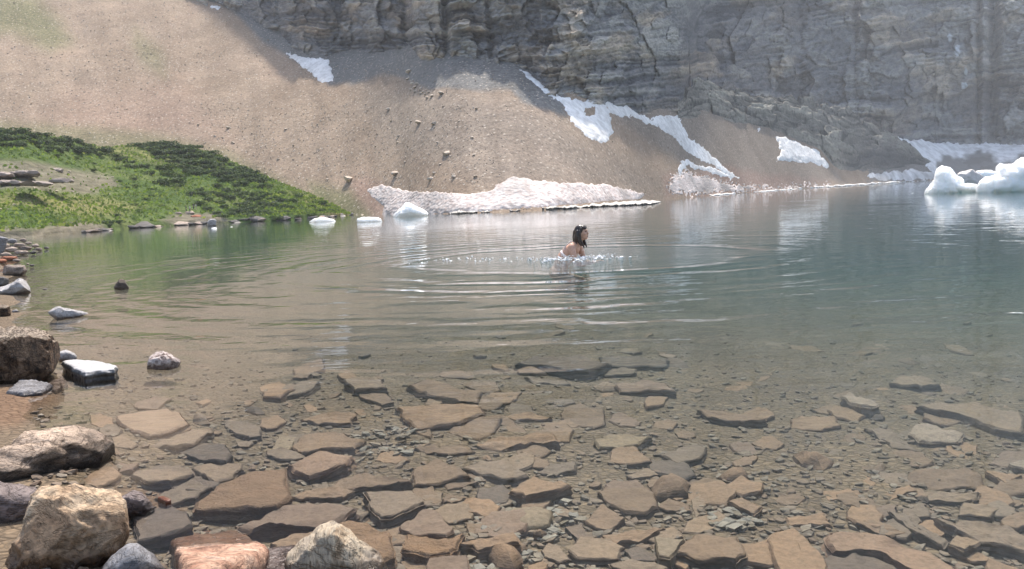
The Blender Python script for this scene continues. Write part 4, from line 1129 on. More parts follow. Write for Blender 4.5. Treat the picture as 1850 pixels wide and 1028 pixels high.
M_pink = rock_mat('pink_red_stone', [(0.3, (0.26, 0.12, 0.075)), (0.5, (0.42, 0.26, 0.18)), (0.7, (0.55, 0.42, 0.34))], 6, (1, 1, 2), bump=0.7, dist=0.01, vein=.5, var=0.0)
M_stripe = rock_mat('cream_banded_rock', [(0.28, (0.146, 0.095, 0.051)), (0.42, (0.292, 0.216, 0.142)), (0.5, (0.430, 0.353, 0.257)), (0.62, (0.284, 0.237, 0.182)), (0.75, (0.464, 0.390, 0.296))], 4.5, (4.5, 1, 1.2), (0.2, 0.55, 0.25), bump=0.8, dist=0.012, var=0.0, vein=.5)
M_purple = rock_mat('purple_grey_stone', [(0.3, (0.11, 0.085, 0.08)), (0.55, (0.21, 0.17, 0.16)), (0.8, (0.33, 0.28, 0.26))], 8, (1, 1, 2), bump=0.8, dist=0.015, vein=.5, var=0.15)
M_speck = rock_mat('speckled_stone', [(0.36, (0.12, 0.08, 0.07)), (0.5, (0.45, 0.37, 0.34)), (0.64, (0.66, 0.58, 0.54))], 26, bump=0.9, dist=0.015, var=0.0)
M_red = rock_mat('rust_red_slate', [(0.3, (0.18, 0.06, 0.03)), (0.6, (0.34, 0.13, 0.07)), (0.8, (0.42, 0.2, 0.12))], 8, (1, 1, 4), var=0.1)
M_shore = rock_mat('shore_rock', [(0.3, (0.15, 0.12, 0.10)), (0.55, (0.30, 0.24, 0.20)), (0.8, (0.46, 0.39, 0.33))], 6, (1, 1, 2), var=0.35)
M_dshore = rock_mat('dark_shore_rock', [(0.3, (0.05, 0.047, 0.045)), (0.55, (0.11, 0.10, 0.095)), (0.8, (0.21, 0.19, 0.17))], 3, (1, 1, 3), var=0.25)

def hb(poly, base, mat, label, name='rock', cat='rock', z0=0.0, depth=0.75, boxy=0.55, push=0.0, voxel=0.006, yaw=0.0, **k):
    return hero(name, boulder_geo(poly, base, z0, depth, boxy, push, yaw), mat, label, cat, voxel, **k)

hb([(10, 1090), (20, 1028), (30, 985), (50, 928), (72, 896), (95, 889), (140, 888), (178, 896), (205, 894), (224, 908), (229, 940), (226, 968), (205, 990), (165, 1040), (150, 1090)], (125, 1050), M_pale,
   'big pale rounded boulder with brown pitted base in the bottom left corner', 'boulder', 'boulder', -0.06, 0.8, 0.75, cuts=3, amp=.11, facet=.8, fine=.012, seed=3, layers=.008, lay_dir=(.1, .2, 1), lay_f=5)
hb([(170, 1090), (185, 1030), (202, 1008), (230, 986), (250, 984), (275, 1003), (297, 1022), (310, 1090)], (240, 1062), M_grey,
   'smooth blue-grey pointed stone in front of the pale rounded boulder', z0=-.03, depth=.8, amp=.04, seed=5, fine=.008)
hb([(505, 1090), (511, 1026), (520, 1002), (560, 975), (580, 958), (600, 953), (618, 960), (655, 986), (692, 1006), (714, 1024), (716, 1090)], (610, 1062), M_stripe,
   'cream and grey banded pointed rock at the bottom edge', z0=-.05, depth=.6, boxy=.6, amp=.05, cuts=22, facet=.8, layers=.014, lay_dir=(.8, .1, .5), lay_f=9, seed=8)
hb([(-60, 950), (-60, 872), (0, 875), (40, 880), (80, 887), (86, 892), (70, 912), (55, 930), (45, 944), (20, 952)], (10, 948), M_purple,
   'purple-grey wet stone on the left edge behind the pale rounded boulder', z0=0, depth=.7, amp=.05, seed=9, boxy=.6)
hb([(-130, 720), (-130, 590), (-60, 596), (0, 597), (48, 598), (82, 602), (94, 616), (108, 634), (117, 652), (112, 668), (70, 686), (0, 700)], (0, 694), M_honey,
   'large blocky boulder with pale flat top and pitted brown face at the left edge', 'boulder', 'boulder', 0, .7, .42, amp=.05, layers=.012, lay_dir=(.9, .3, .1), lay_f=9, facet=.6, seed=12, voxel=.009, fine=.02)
hb([(262, 666), (265, 652), (278, 639), (294, 636), (312, 643), (326, 652), (322, 662), (290, 670)], (292, 665), M_speck,
   'small rounded speckled pinkish stone standing alone in the shallows', depth=.8, amp=.06, seed=15, fine=.03)
hb([(204, 521), (210, 512), (216, 504), (223, 505), (231, 514), (233, 522), (218, 525)], (218, 522), MS['dark'],
   'tiny dark peaked rock with a pale tip out in the water', depth=.8, amp=.05, seed=18)
hb([(-40, 534), (-40, 515), (0, 521), (18, 515), (35, 505), (52, 511), (57, 526), (54, 533), (20, 536)], (20, 532), M_whiteg,
   'pale pinkish pointed stone on the left edge, third up from the blocky boulder', depth=.8, amp=.06, seed=20)
hb([(4, 496), (6, 482), (14, 479), (44, 480), (49, 489), (46, 496), (24, 500)], (26, 498), M_shore,
   'oblong stone with pale top and dark front near the left edge', depth=.7, boxy=.4, amp=.04, seed=22)
hb([(-30, 520), (-30, 500), (4, 500), (16, 504), (19, 513), (8, 520)], (0, 518), M_dshore, 'small dark grey stone squeezed behind the pale pointed stone', depth=.8, seed=23)
hb([(-40, 578), (-40, 550), (0, 551), (17, 553), (20, 566), (17, 574)], (0, 574), M_honey, 'dark brown square stone cut by the left edge above the blocky boulder', depth=.8, boxy=.4, amp=.04, seed=24)
hb([(-40, 470), (-40, 424), (0, 426), (15, 426), (11, 444), (5, 464)], (-8, 464), M_grey, 'tall grey upright slate at the left edge beside the rubble spit', depth=.25, boxy=.35, amp=.02, seed=25)
hb([(104, 652), (106, 636), (118, 632), (134, 638), (142, 648), (124, 654)], (122, 652), M_whiteg, 'small pale stone just behind the blocky boulder', depth=.8, seed=26)
hb([(86, 578), (88, 560), (92, 556), (105, 553), (130, 559), (162, 566), (140, 572), (110, 578)], (115, 575), M_whiteg, 'low lilac-white stone with a long right tail, awash', depth=.5, amp=.05, seed=27)
hb([(209, 928), (213, 906), (220, 893), (240, 888), (254, 893), (268, 905), (282, 920), (262, 927)], (245, 925), M_purple, 'small wet dark grey stone right behind the pale rounded boulder', depth=.7, amp=.08, seed=28, fine=.03)
hb([(20, 565), (22, 561), (30, 559), (36, 563), (30, 566)], (28, 565), M_whiteg, 'tiny white stone right of the dark brown square stone', seed=29)
hb([(76, 523), (80, 521), (86, 521), (87, 523)], (81, 523), M_whiteg, 'tiny white stone awash right of the pale pointed stone', seed=30)
hb([(400, 1060), (408, 1030), (422, 1023), (440, 1022), (456, 1031), (462, 1060)], (430, 1050), M_stripe, 'cream stone just showing at the bottom edge between pink and banded rocks', z0=-.02, seed=31)

def top_slab(poly, z, mat, label, tilt=(0, 0), zbot=-0.12, name='rock', cat='rock', flare=0.05, **k):
    p = np.asarray(poly, float); m = p.mean(0)
    c = on_z(m[0], m[1], z)
    q = to_plane(p[:, 0], p[:, 1], c, *tilt)
    V, fc, tri = slab_geo(q, zbot, flare, 0.25, 0.0, 60)
    size = np.ptp(q[:, 0])
    V, N, qd = remesh(V, [fc, tri], max(0.005, size / 80))
    V = weather(V, N, size, **k)
    cc = V.mean(0); cc[2] = V[:, 2].min()
    o = new_obj(name, mesh_np(name, V - cc, qd, mat, True)); o.location = cc
    return tag(o, label, cat)
A_ = on_z(0, 880, 0); B_ = on_z(222, 816, 0)
yaw_ = -math.atan2(B_[1] - A_[1], B_[0] - A_[0]) - math.atan2(A_[0], A_[1])
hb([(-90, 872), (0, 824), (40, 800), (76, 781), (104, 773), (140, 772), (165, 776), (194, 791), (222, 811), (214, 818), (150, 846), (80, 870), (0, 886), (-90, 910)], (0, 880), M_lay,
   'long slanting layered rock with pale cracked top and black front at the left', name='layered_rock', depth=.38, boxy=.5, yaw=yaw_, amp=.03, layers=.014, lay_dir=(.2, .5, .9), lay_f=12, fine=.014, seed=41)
top_slab([(113, 652), (136, 648), (167, 650), (212, 659), (207, 666), (175, 669), (154, 673), (134, 665)], .06, M_suntop,
         'flat white stone with sunlit top and shaded wet front beside the blocky boulder', amp=.015, fine=.008, seed=43, flare=0.0)
top_slab([(310, 968), (340, 951), (400, 944), (450, 970), (480, 986), (468, 1000), (430, 1012), (365, 1028), (338, 1022), (318, 994)], .03, M_pink,
         'wet red slab with a dry pale pink front, at the bottom edge', tilt=(0, -.28), zbot=-.12, amp=.03, layers=.006, fine=.008, seed=45)
top_slab([(430, 1050), (445, 1008), (475, 990), (520, 985), (545, 985), (522, 1010), (510, 1050)], .012, M_purple, 'purple-grey wet slab between the red slab and the banded rock', amp=.02, seed=47)
top_slab([(12, 706), (35, 686), (60, 685), (92, 692), (76, 704), (40, 709)], .03, M_grey, 'flat grey stone at the foot of the blocky boulder', amp=.02, seed=48)
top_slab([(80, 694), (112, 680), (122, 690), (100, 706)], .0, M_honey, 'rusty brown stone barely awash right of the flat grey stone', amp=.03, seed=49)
top_slab([(284, 897), (296, 895), (310, 902), (300, 905)], .012, M_red, 'small dark red pointed shard poking out of the water', amp=.02, seed=50, zbot=-.05)

# rubble spit at the left edge
for i, (x, y, w_, h_, m) in enumerate([(22, 440, 22, 9, 'g'), (36, 447, 24, 8, 's'), (42, 437, 15, 6, 's'), (48, 453, 26, 8, 's'), (64, 447, 17, 6, 's'), (22, 456, 26, 9, 's'), (70, 453, 15, 6, 's'), (84, 450, 12, 4, 'd'), (38, 460, 28, 7, 's'), (60, 459, 13, 5, 'd'),
                                      (12, 464, 24, 7, 's'), (16, 470, 32, 7, 'r'), (2, 476, 26, 7, 'r'), (30, 473, 18, 5, 's'), (58, 482, 12, 5, 'd'), (50, 479, 7, 4, 's'), (3, 442, 20, 8, 's'), (10, 449, 18, 8, 's'), (52, 442, 14, 5, 's')]):
    a = np.linspace(0, 2 * math.pi, 9, endpoint=False) + rs.uniform(-.25, .25, 9)
    rr = rs.uniform(.8, 1.15, 9)
    hb(np.c_[x + .5 * w_ * rr * np.cos(a), y - .5 * h_ - .6 * h_ * rr * np.sin(a)], (x, y + 1), {'g': M_grey, 's': M_shore, 'd': M_dshore, 'r': M_red}[m],
       {'g': 'blue-grey stone topmost on the rubble spit at the left edge', 's': 'tan angular stone among its like on the rubble spit at the left edge', 'd': 'small dark stone at the tip of the rubble spit', 'r': 'flat rust-red slate at the foot of the rubble spit'}[m],
       'spit_stone', 'stone', 0.0, .8, .45, voxel=.02, amp=.05, seed=60 + i, layers=.01)['group'] = {'g': 'grey stones', 's': 'tan stones on the rubble spit', 'd': 'dark stones on the rubble spit', 'r': 'rust-red slates on the rubble spit'}[m]

# ------------------------------------------------------------------ shared small rock shapes
def rock_variant(seed):
    bm = bmesh.new(); bmesh.ops.create_icosphere(bm, subdivisions=3, radius=1)
    V = np.array([v.co[:] for v in bm.verts]); r = np.random.RandomState(seed)
    for _ in range(11):
        d = r.normal(size=3); d /= np.linalg.norm(d); h = r.uniform(.45, .8)
        ex = np.maximum(V @ d - h, 0); V = V - ex[:, None] * d
    V = V * (1 + 0.10 * fbm(V * 1.6, 3, seed))[:, None] * np.array([1, .8, .7])
    for v, c in zip(bm.verts, V): v.co = c
    for f in bm.faces: f.smooth = True
    for e in bm.edges:
        if e.calc_face_angle(0) > .35: e.smooth = False
    me = bpy.data.meshes.new('rock'); bm.to_mesh(me); bm.free()
    return me
VAR = [rock_variant(200 + i) for i in range(7)]
VARM = {}
def small_rock(name, P, size, mat, label, cat, group=None, flat=1.0, wide=1.0, rz=None, i=None):
    k = rs.randint(0, 7) if i is None else i
    key = (k, mat.name)
    if key not in VARM:
        me = VAR[k].copy(); me.name = name; me.materials.append(mat); VARM[key] = me
    o = new_obj(name, VARM[key])
    o.location = P; o.scale = (size * wide, size, size * flat)
    o.rotation_euler = (rs.uniform(-.2, .2), rs.uniform(-.2, .2), rs.uniform(0, 6.28) if rz is None else rz)
    return tag(o, label, cat, group)

# boulders on the scree
SB = [(714, 317, 12, 'lone rounded boulder on the lower scree above the snow bank'), (778, 325, 12, 'lone tan boulder just above the snow bank'), (784, 313, 7, 'small boulder above the lone tan boulder'), (797, 172, 10, 'pale boulder right of the chain of stones high on the scree'),
      (757, 229, 10, 'left one of two pale boulders side by side mid scree'), (784, 230, 10, 'right one of two pale boulders side by side mid scree'), (806, 279, 14, 'long pale tilted boulder mid scree'), (820, 324, 9, 'small pale boulder near the top edge of the snow bank'),
      (630, 326, 18, 'long weathered block lying on the scree edge right of the grassy knoll'), (738, 132, 10, 'pale boulder at the top of the chain of stones'), (860, 323, 7, 'small pale stone right of the snow bank hollow'), (702, 193, 8, 'brown boulder left of the chain of stones'), (655, 392, 9, 'dark pointed stone by the far waterline left of the snow bank')]
def on_scree(x, y):
    a = float(az_te(x, y)[0])
    P = ray_hit([x], [y], lambda p, q: scree_z(p, q, False), ds(a) - 3, dcliff(a), 90)[0]
    P[2] = scree_z(P[:1], P[1:2])[0]; return P
M_sb = rock_mat('scree_boulder', [(0.3, (0.38, 0.30, 0.23)), (0.55, (0.55, 0.46, 0.37)), (0.8, (0.70, 0.62, 0.52))], 3, wet=False, var=.15)
for x, y, w_, lab in SB:
    P = on_scree(x, y); s_ = w_ / F * math.hypot(P[0], P[1]) * .75
    small_rock('scree_boulder', P + np.array([0, 0, s_ * .35]), s_, M_sb, lab, 'boulder', flat=.75)
ch = [(735, 143), (742, 150), (748, 156), (753, 150), (757, 160), (762, 157), (764, 166), (768, 172), (772, 163), (776, 168), (779, 176), (745, 160), (760, 170), (751, 163), (770, 180)]
for x, y in ch:
    P = on_scree(x + rs.uniform(-3, 3), y); s_ = rs.uniform(6, 11) / F * math.hypot(P[0], P[1]) * .55
    small_rock('scree_stone', P + np.array([0, 0, s_ * .3]), s_, M_sb, 'grey-tan stone in the short chain running down the upper scree', 'stone', 'chain of stones on the upper scree', .8)
for k in range(90):
    x, y = (rs.uniform(650, 870), rs.uniform(180, 325)) if k < 50 else (rs.uniform(330, 690), rs.uniform(225, 330))
    if inpoly(np.array([x]), np.array([y - 4]), [(300, 400), (245, 245), (345, 248), (400, 272), (470, 306), (560, 342), (640, 384), (640, 400)])[0]: continue
    P = on_scree(x, y); s_ = rs.uniform(.35, 1) ** 2 * 9 / F * math.hypot(P[0], P[1]) * .55
    small_rock('scree_stone', P + np.array([0, 0, s_ * .3]), s_, M_sb, 'small pale stone scattered with many others on the scree slope', 'stone', 'pale stones scattered on the scree', .75)
# fine scree
n = 5200
x = np.concatenate([rs.uniform(0, 1240, n), rs.uniform(360, 880, 1800)]); y = np.concatenate([rs.uniform(5, 350, n), rs.uniform(190, 345, 1800)])
a, e = az_te(x, y)
dd = (CAM_H + slope(a) * ds(a)) / (slope(a) - np.minimum(e, slope(a) * .8))
ok = (dd < dcliff(a) - 1) & (e < 0.3)
dd = dd[ok]; a = a[ok]
pos = np.stack([np.sin(a) * dd, np.cos(a) * dd, 0 * dd], -1); pos[:, 2] = scree_z(pos[:, 0], pos[:, 1]) + .01
scatter('scree_stones', pos, (rs.uniform(.35, 1, len(dd)) ** 3 * 0.06 + 0.014) * dd / 80, .7,
        gravel_mat('scree_gravel', [(0.34, 0.25, 0.18), (0.45, 0.35, 0.26), (0.5, 0.4, 0.31), (0.6, 0.5, 0.4), (0.36, 0.28, 0.2), (0.72, 0.64, 0.54)]), 8)

# ------------------------------------------------------------------ ice
def ice_mat(name, col, dirt=0.0, blue=0.5):
    n = NT(name)
    P = n.coord('Position', (1, 1, 1), False)
    f = n.noise(P, 1.6, 5, 0.6)
    z = posz(n)
    k = n.math('MULTIPLY', n.ramp(z, [(0.0, 1.0), (0.75, 0.0)]), n.ramp(n.noise(P, 0.6, 2), [(0.4, 0.0), (0.55, blue)]))
    c = n.mix(k, col, (0.62, 0.83, 0.88))
    if dirt: c = n.mix(n.math('MULTIPLY', n.ramp(f, [(0.4, 0.2), (0.6, 1.0)]), dirt), c, (0.24, 0.20, 0.18))
    if not dirt: n.b.inputs['Subsurface Weight'].default_value = 1.0; n.b.inputs['Subsurface Scale'].default_value = 0.6; n.b.inputs['Subsurface Radius'].default_value = (1, 1.05, 1.1)
    return n.fin(c, 0.45, n.bump(f, 0.6, 0.2), 0.3)
M_ice = ice_mat('ice', (0.99, 0.99, 0.99), 0, .4)
M_floe = ice_mat('floe_ice', (0.99, 0.99, 0.99), 0, .15)
M_dice = ice_mat('dirty_ice', (0.66, 0.61, 0.58), .45, 0)
hb([(1672, 352), (1676, 345), (1690, 326), (1693, 307), (1702, 301), (1714, 305), (1727, 321), (1738, 325), (1743, 334), (1770, 338), (1768, 343), (1740, 347), (1730, 356), (1690, 356)], (1715, 352), M_ice,
   'white pyramid-shaped iceberg, left of the larger berg', 'iceberg', 'iceberg', -.1, .7, .6, voxel=.035, amp=.09, facet=.9, seed=81, cuts=30, keep=.94)
hb([(1722, 330), (1727, 313), (1756, 305), (1778, 319), (1785, 345), (1740, 348)], (1752, 345), M_dice, 'dirty grey-brown ice lump between the two white icebergs', 'iceberg', 'iceberg', -.1, .6, .7, push=4, voxel=.05, amp=.04, seed=82)
hb([(1766, 350), (1769, 331), (1782, 324), (1808, 320), (1805, 300), (1814, 303), (1830, 303), (1845, 291), (1880, 286), (1930, 290), (1960, 350), (1850, 353)], (1830, 350), M_ice,
   'large white and turquoise iceberg cut by the right edge', 'iceberg', 'iceberg', -.1, .6, .55, voxel=.04, amp=.08, facet=.9, seed=83, cuts=36, keep=.94)
hb([(1760, 330), (1764, 309), (1790, 307), (1812, 314), (1815, 330)], (1785, 340), M_ice, 'small flat white ice block behind the turquoise iceberg', 'iceberg', 'iceberg', -.1, .5, .6, push=7, voxel=.06, amp=.04, seed=84)
hb([(555, 400), (562, 396.5), (574, 394), (588, 393), (602, 396), (608, 401), (580, 402)], (582, 401), M_floe, 'flat white ice floe close to the tip of the grassy knoll', 'ice_floe', 'ice floe', 0, .7, .6, voxel=.03, amp=.05, seed=85)
hb([(643, 400), (646, 395), (656, 393), (682, 394), (694, 399), (670, 402.5), (646, 402)], (668, 401), M_floe, 'long flat white ice floe left of the blue-tinted floe', 'ice_floe', 'ice floe', 0, .6, .6, voxel=.03, amp=.05, seed=86)
hb([(708, 391), (722, 379), (733, 366), (742, 367), (752, 374), (766, 380), (780, 389), (740, 393)], (742, 391), M_floe, 'peaked blue-tinted ice floe in front of the pink snow bank', 'ice_floe', 'ice floe', 0, .7, .6, voxel=.03, amp=.06, seed=87)
for (x, y, w_, lab) in ((386, 413, 14, 'tiny white ice scrap below the pale cube-shaped rock'), (418, 410, 6, 'tiniest ice scrap on the water off the dark ledges'), (1648, 349, 6, 'tiny ice scrap left of the pyramid-shaped iceberg')):
    P = on_z(x, y, 0); s_ = w_ / F * P[1] * .5
    small_rock('ice_scrap', P, s_, M_ice, lab, 'ice', flat=.4, rz=0)

def strip(name, top, bot, z, mat, label, cat, seed=1, zlo=-.15):
    """long low ice shelf between two photo polylines"""
    xs = np.linspace(max(top[0][0], bot[0][0]), min(top[-1][0], bot[-1][0]), 260)
    yt = np.interp(xs, *np.array(top, float).T); yb = np.interp(xs, *np.array(bot, float).T)
    q = np.stack([xs * .02, 0 * xs, 0 * xs], -1)
    taper = np.minimum(1, np.minimum(np.arange(260), np.arange(260)[::-1]) / 12.0)
    yb = yb + 0.9 * fbm(q * 3, 4, seed); mid = (yt + yb) / 2
    yt = mid + (yt - mid) * taper; yb = mid + (yb - mid) * taper
    zz = z * (0.7 + 0.6 * (fbm(q * 6, 3, seed + 2) + .5)) * (.25 + .75 * taper)
    rows = []
    for f, h in ((0.0, 0), (0.0, 1), (.3, 1.1), (.6, 1.05), (.9, 1), (1.0, .8), (1.0, 0)):
        P = on_z(xs, yt + (yb - yt) * f, 0.0)
        P[:, 2] = zlo + (zz - zlo) * h if h else zlo
        P[:, 2] += 0.05 * z * fbm(P * 2, 2, seed) * (h > 0)
        rows.append(P)
    V = np.concatenate(rows); c = V.mean(0); c[2] = zlo
    o = new_obj(name, mesh_np(name, V - c, grid_faces(len(rows), 260)[:, ::-1], mat, False)); o.location = c
    return tag(o, label, cat)
def shelf_mat():
    n = NT('debris_ice')
    P = n.coord('Position', (1, 1, 1), False)
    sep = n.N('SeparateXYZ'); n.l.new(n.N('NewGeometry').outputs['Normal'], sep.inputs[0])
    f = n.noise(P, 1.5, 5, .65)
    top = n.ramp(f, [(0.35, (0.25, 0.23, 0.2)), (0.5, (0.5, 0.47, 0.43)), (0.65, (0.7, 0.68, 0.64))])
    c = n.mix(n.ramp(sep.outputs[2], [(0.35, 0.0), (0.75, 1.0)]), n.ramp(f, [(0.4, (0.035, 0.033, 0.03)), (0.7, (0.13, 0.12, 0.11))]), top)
    return n.fin(c, .8, n.bump(f, .6, .1), .2)
strip('ice_shelf', [(810, 385.5), (900, 379), (1000, 373.5), (1100, 368), (1195, 363.5)], [(810, 387.5), (900, 383), (1000, 378.5), (1100, 373.5), (1195, 368)], .16, shelf_mat(), 'long dark-edged debris-covered ice shelf floating in front of the snow bank', 'ice shelf', 3)
M_white = ice_mat('shore_ice_white', (0.85, 0.84, 0.83), .15, 0)
strip('shore_ice', [(1150, 359), (1195, 355), (1240, 352), (1300, 349), (1350, 343), (1400, 342), (1440, 340)], [(1150, 360.5), (1195, 358.5), (1240, 355.5), (1300, 352.5), (1350, 347.5), (1400, 345), (1440, 342)], .12, M_white, 'thin white ice rim along the far shore below the speckled gravel', 'ice rim', 5)
strip('shore_ice', [(1430, 340), (1500, 335), (1560, 331), (1620, 326.5), (1692, 322)], [(1430, 341.5), (1500, 338), (1560, 334), (1620, 330), (1692, 325.8)], .25, M_white, 'thin white ice rim at the foot of the rock ridge', 'ice rim', 7)
# ------------------------------------------------------------------ shrubs
def leaf_mat(name, a, b, c, tl=0.3):
    n = NT(name)
    r = n.N('NewGeometry').outputs['Random Per Island']
    col = n.ramp(r, [(0, a), (0.6, b), (1, c)])
    o = n.N('ObjectInfo').outputs['Random']
    col = n.mix(1.0, col, n.ramp(o, [(0, (0.75, 0.8, 0.8)), (1, (1.25, 1.2, 1.1))]), 'MULTIPLY')
    m = n.fin(col, 0.7, None, 0.25)
    t_ = n.N('BsdfTranslucent'); n.set(t_.inputs[0], n.mix(1.0, col, (1.25, 1.3, 0.8), 'MULTIPLY'))
    x = n.N('MixShader'); x.inputs[0].default_value = tl; n.l.new(n.b.outputs[0], x.inputs[1]); n.l.new(t_.outputs[0], x.inputs[2]); n.l.new(x.outputs[0], n.out.inputs['Surface'])
    return m
M_dleaf = leaf_mat('dark_leaves', (0.034, 0.055, 0.028), (0.07, 0.105, 0.052), (0.125, 0.165, 0.08))
M_mleaf = leaf_mat('green_leaves', (0.035, 0.06, 0.02), (0.065, 0.105, 0.034), (0.11, 0.155, 0.055))
M_gleaf = leaf_mat('grass_blades', (0.09, 0.14, 0.035), (0.13, 0.19, 0.05), (0.2, 0.23, 0.08), 0.5)
def shrub_mesh(seed, mat, n=340):
    r = np.random.RandomState(seed)
    lob = r.uniform(-.55, .55, (6, 3)) * np.array([1, 1, .4]) + np.array([0, 0, .38])
    k = r.randint(0, 6, n)
    d = r.normal(size=(n, 3)); d /= np.linalg.norm(d, axis=1)[:, None]
    rad_ = r.uniform(.5, 1, (n, 1)) ** .4 * r.uniform(.32, .55, 6)[k][:, None]
    p = lob[k] + d * rad_
    p = p[p[:, 2] > -0.05]; n = len(p)
    nn = d[:n] * .7 + r.normal(size=(n, 3)) * .6 + np.array([0, 0, .3]); nn /= np.linalg.norm(nn, axis=1)[:, None]
    t1 = np.cross(nn, r.normal(size=(n, 3))); t1 /= np.linalg.norm(t1, axis=1)[:, None]; t2 = np.cross(nn, t1)
    s_ = r.uniform(.06, .13, (n, 1))
    V = np.stack([p - t1 * s_ * 1.5, p + t2 * s_ * .7, p + t1 * s_ * 1.5, p - t2 * s_ * .7], 1).reshape(-1, 3)
    # woody stems
    st, sf = [], []
    for i in range(6):
        a0 = r.uniform(-.1, .1, 3) * np.array([1, 1, 0]); b0 = lob[i] * .9
        ax = np.array([.02, 0, 0]); ay = np.array([0, .02, 0]); o = len(V) + len(st)
        st += [a0 + ax, a0 + ay, a0 - ax, b0]
        sf += [(o, o + 1, o + 3), (o + 1, o + 2, o + 3), (o + 2, o, o + 3)]
    q = np.arange(n * 4).reshape(-1, 4)
    return mesh_np('shrub', np.vstack([V, st]), [q, np.array(sf)], mat, False)
SHD = [shrub_mesh(300 + i, M_dleaf) for i in range(5)]
SHM = [shrub_mesh(320 + i, M_mleaf) for i in range(5)]
def on_knoll(x, y):
    P = ray_hit([x], [y], lambda p, q: knoll_z(p, q, False), 38, 130, 140)[0]
    P[2] = knoll_z(P[:1], P[1:2])[0]; return P
def shrubs(poly, n, wpx, mesh_set, label, group, flat=.58, mind=.45):
    poly = np.asarray(poly, float); got = []; tries = 0
    while len(got) < n and tries < n * 60:
        tries += 1
        x = rs.uniform(poly[:, 0].min(), poly[:, 0].max()); y = rs.uniform(poly[:, 1].min(), poly[:, 1].max())
        if not inpoly(np.array([x]), np.array([y]), poly)[0]: continue
        if any(math.hypot(x - a, (y - b) * 1.8) < mind * wpx for a, b in got): continue
        got.append((x, y))
        P = on_knoll(x, y)
        if P[2] < 0.1: continue
        s_ = wpx / F * math.hypot(P[0], P[1]) * .55 * rs.uniform(.65, 1.35)
        o = new_obj('shrub', mesh_set[rs.randint(0, 5)])
        o.location = P - np.array([0, 0, .05 * s_]); o.scale = (s_, s_, s_ * flat * rs.uniform(.8, 1.2)); o.rotation_euler = (0, 0, rs.uniform(0, 6.28))
        tag(o, label, 'shrub', group)
shrubs([(-60, 236), (0, 236), (60, 242), (115, 250), (175, 267), (205, 278), (180, 281), (100, 270), (40, 264), (-60, 266)], 58, 24, SHD, 'dark green shrub in the thicket along the left crest of the knoll', 'shrubs of the left crest thicket')
shrubs([(200, 276), (218, 282), (262, 300), (250, 308), (222, 300)], 8, 20, SHD, 'dark shrub in the small string joining the two thickets', 'shrubs between the thickets')
shrubs([(238, 258), (300, 260), (345, 264), (400, 285), (470, 316), (485, 328), (440, 332), (390, 318), (350, 312), (300, 292), (265, 275)], 72, 25, SHD, 'dark green shrub in the thicket down the right crest of the knoll', 'shrubs of the right crest thicket')
shrubs([(262, 305), (300, 298), (335, 318), (320, 334), (285, 330)], 10, 26, SHM, 'mid green rounded shrub below the gap between the thickets', 'rounded shrubs below the gap')
shrubs([(335, 352), (352, 340), (420, 345), (500, 352), (520, 368), (470, 386), (400, 384), (366, 384), (360, 366)], 34, 24, SHD, 'dark shrub in the loose patch on the lower knoll near the hikers', 'shrubs of the lower loose patch', mind=.7)
shrubs([(400, 320), (480, 335), (560, 356), (600, 376), (620, 388), (540, 392), (460, 394), (400, 392), (440, 360), (390, 335)], 44, 22, SHM, 'low mid green shrub on the right flank of the knoll', 'low shrubs of the right flank', mind=.7, flat=.5)
shrubs([(182, 396), (212, 392), (220, 404), (190, 410)], 5, 18, SHD, 'dark shrub right above the rocks on the left shoreline', 'shrubs by the shoreline rocks')
shrubs([(60, 270), (150, 280), (260, 320), (300, 360), (300, 385), (240, 380), (225, 340), (150, 300)], 16, 16, SHM, 'small low green bush in the open meadow of the knoll', 'low bushes in the meadow', flat=.4, mind=1.2)
# grass tufts
n = 15000
a = rs.uniform(u2az(-300.0), ksa[-1], n); tt = rs.uniform(0.02, 1.02, n)
s0 = np.interp(a, ksa, ksd); L_ = np.interp(a, k_len_a, k_len); d_ = s0 + L_ * tt
P = np.stack([np.sin(a) * d_, np.cos(a) * d_, 0 * d_], -1); P[:, 2] = knoll_z(P[:, 0], P[:, 1])
gx2, gy2 = proj(P)
bad = inpoly(gx2, gy2, [(-400, 280), (60, 288), (130, 300), (205, 316), (215, 335), (150, 352), (60, 344), (-400, 344)]) | inpoly(gx2, gy2, [(285, 392), (330, 384), (400, 388), (420, 402), (330, 412)])
P = P[~bad | (rs.uniform(0, 1, n) < .12)]; gx2, gy2 = proj(P); P = P[~inpoly(gx2, gy2, [(325, 372), (362, 372), (362, 398), (325, 398)])]; n = len(P)
hh = rs.uniform(.06, .19, n)[:, None]; an = rs.uniform(0, 6.28, n)
ex = np.stack([np.cos(an), np.sin(an), 0 * an], -1) * hh * rs.uniform(.3, 1.0, (n, 1))
up = np.array([0, 0, 1.0]) * hh + rs.normal(0, .06, (n, 3)) * np.array([1, 1, 0])
V = np.stack([P - ex, P + ex, P + ex * .5 + up, P - ex * .6 + up * .8], 1).reshape(-1, 3)
tag(new_obj('grass', mesh_np('grass', V, np.arange(n * 4).reshape(-1, 4), M_gleaf, False)), kind='stuff')

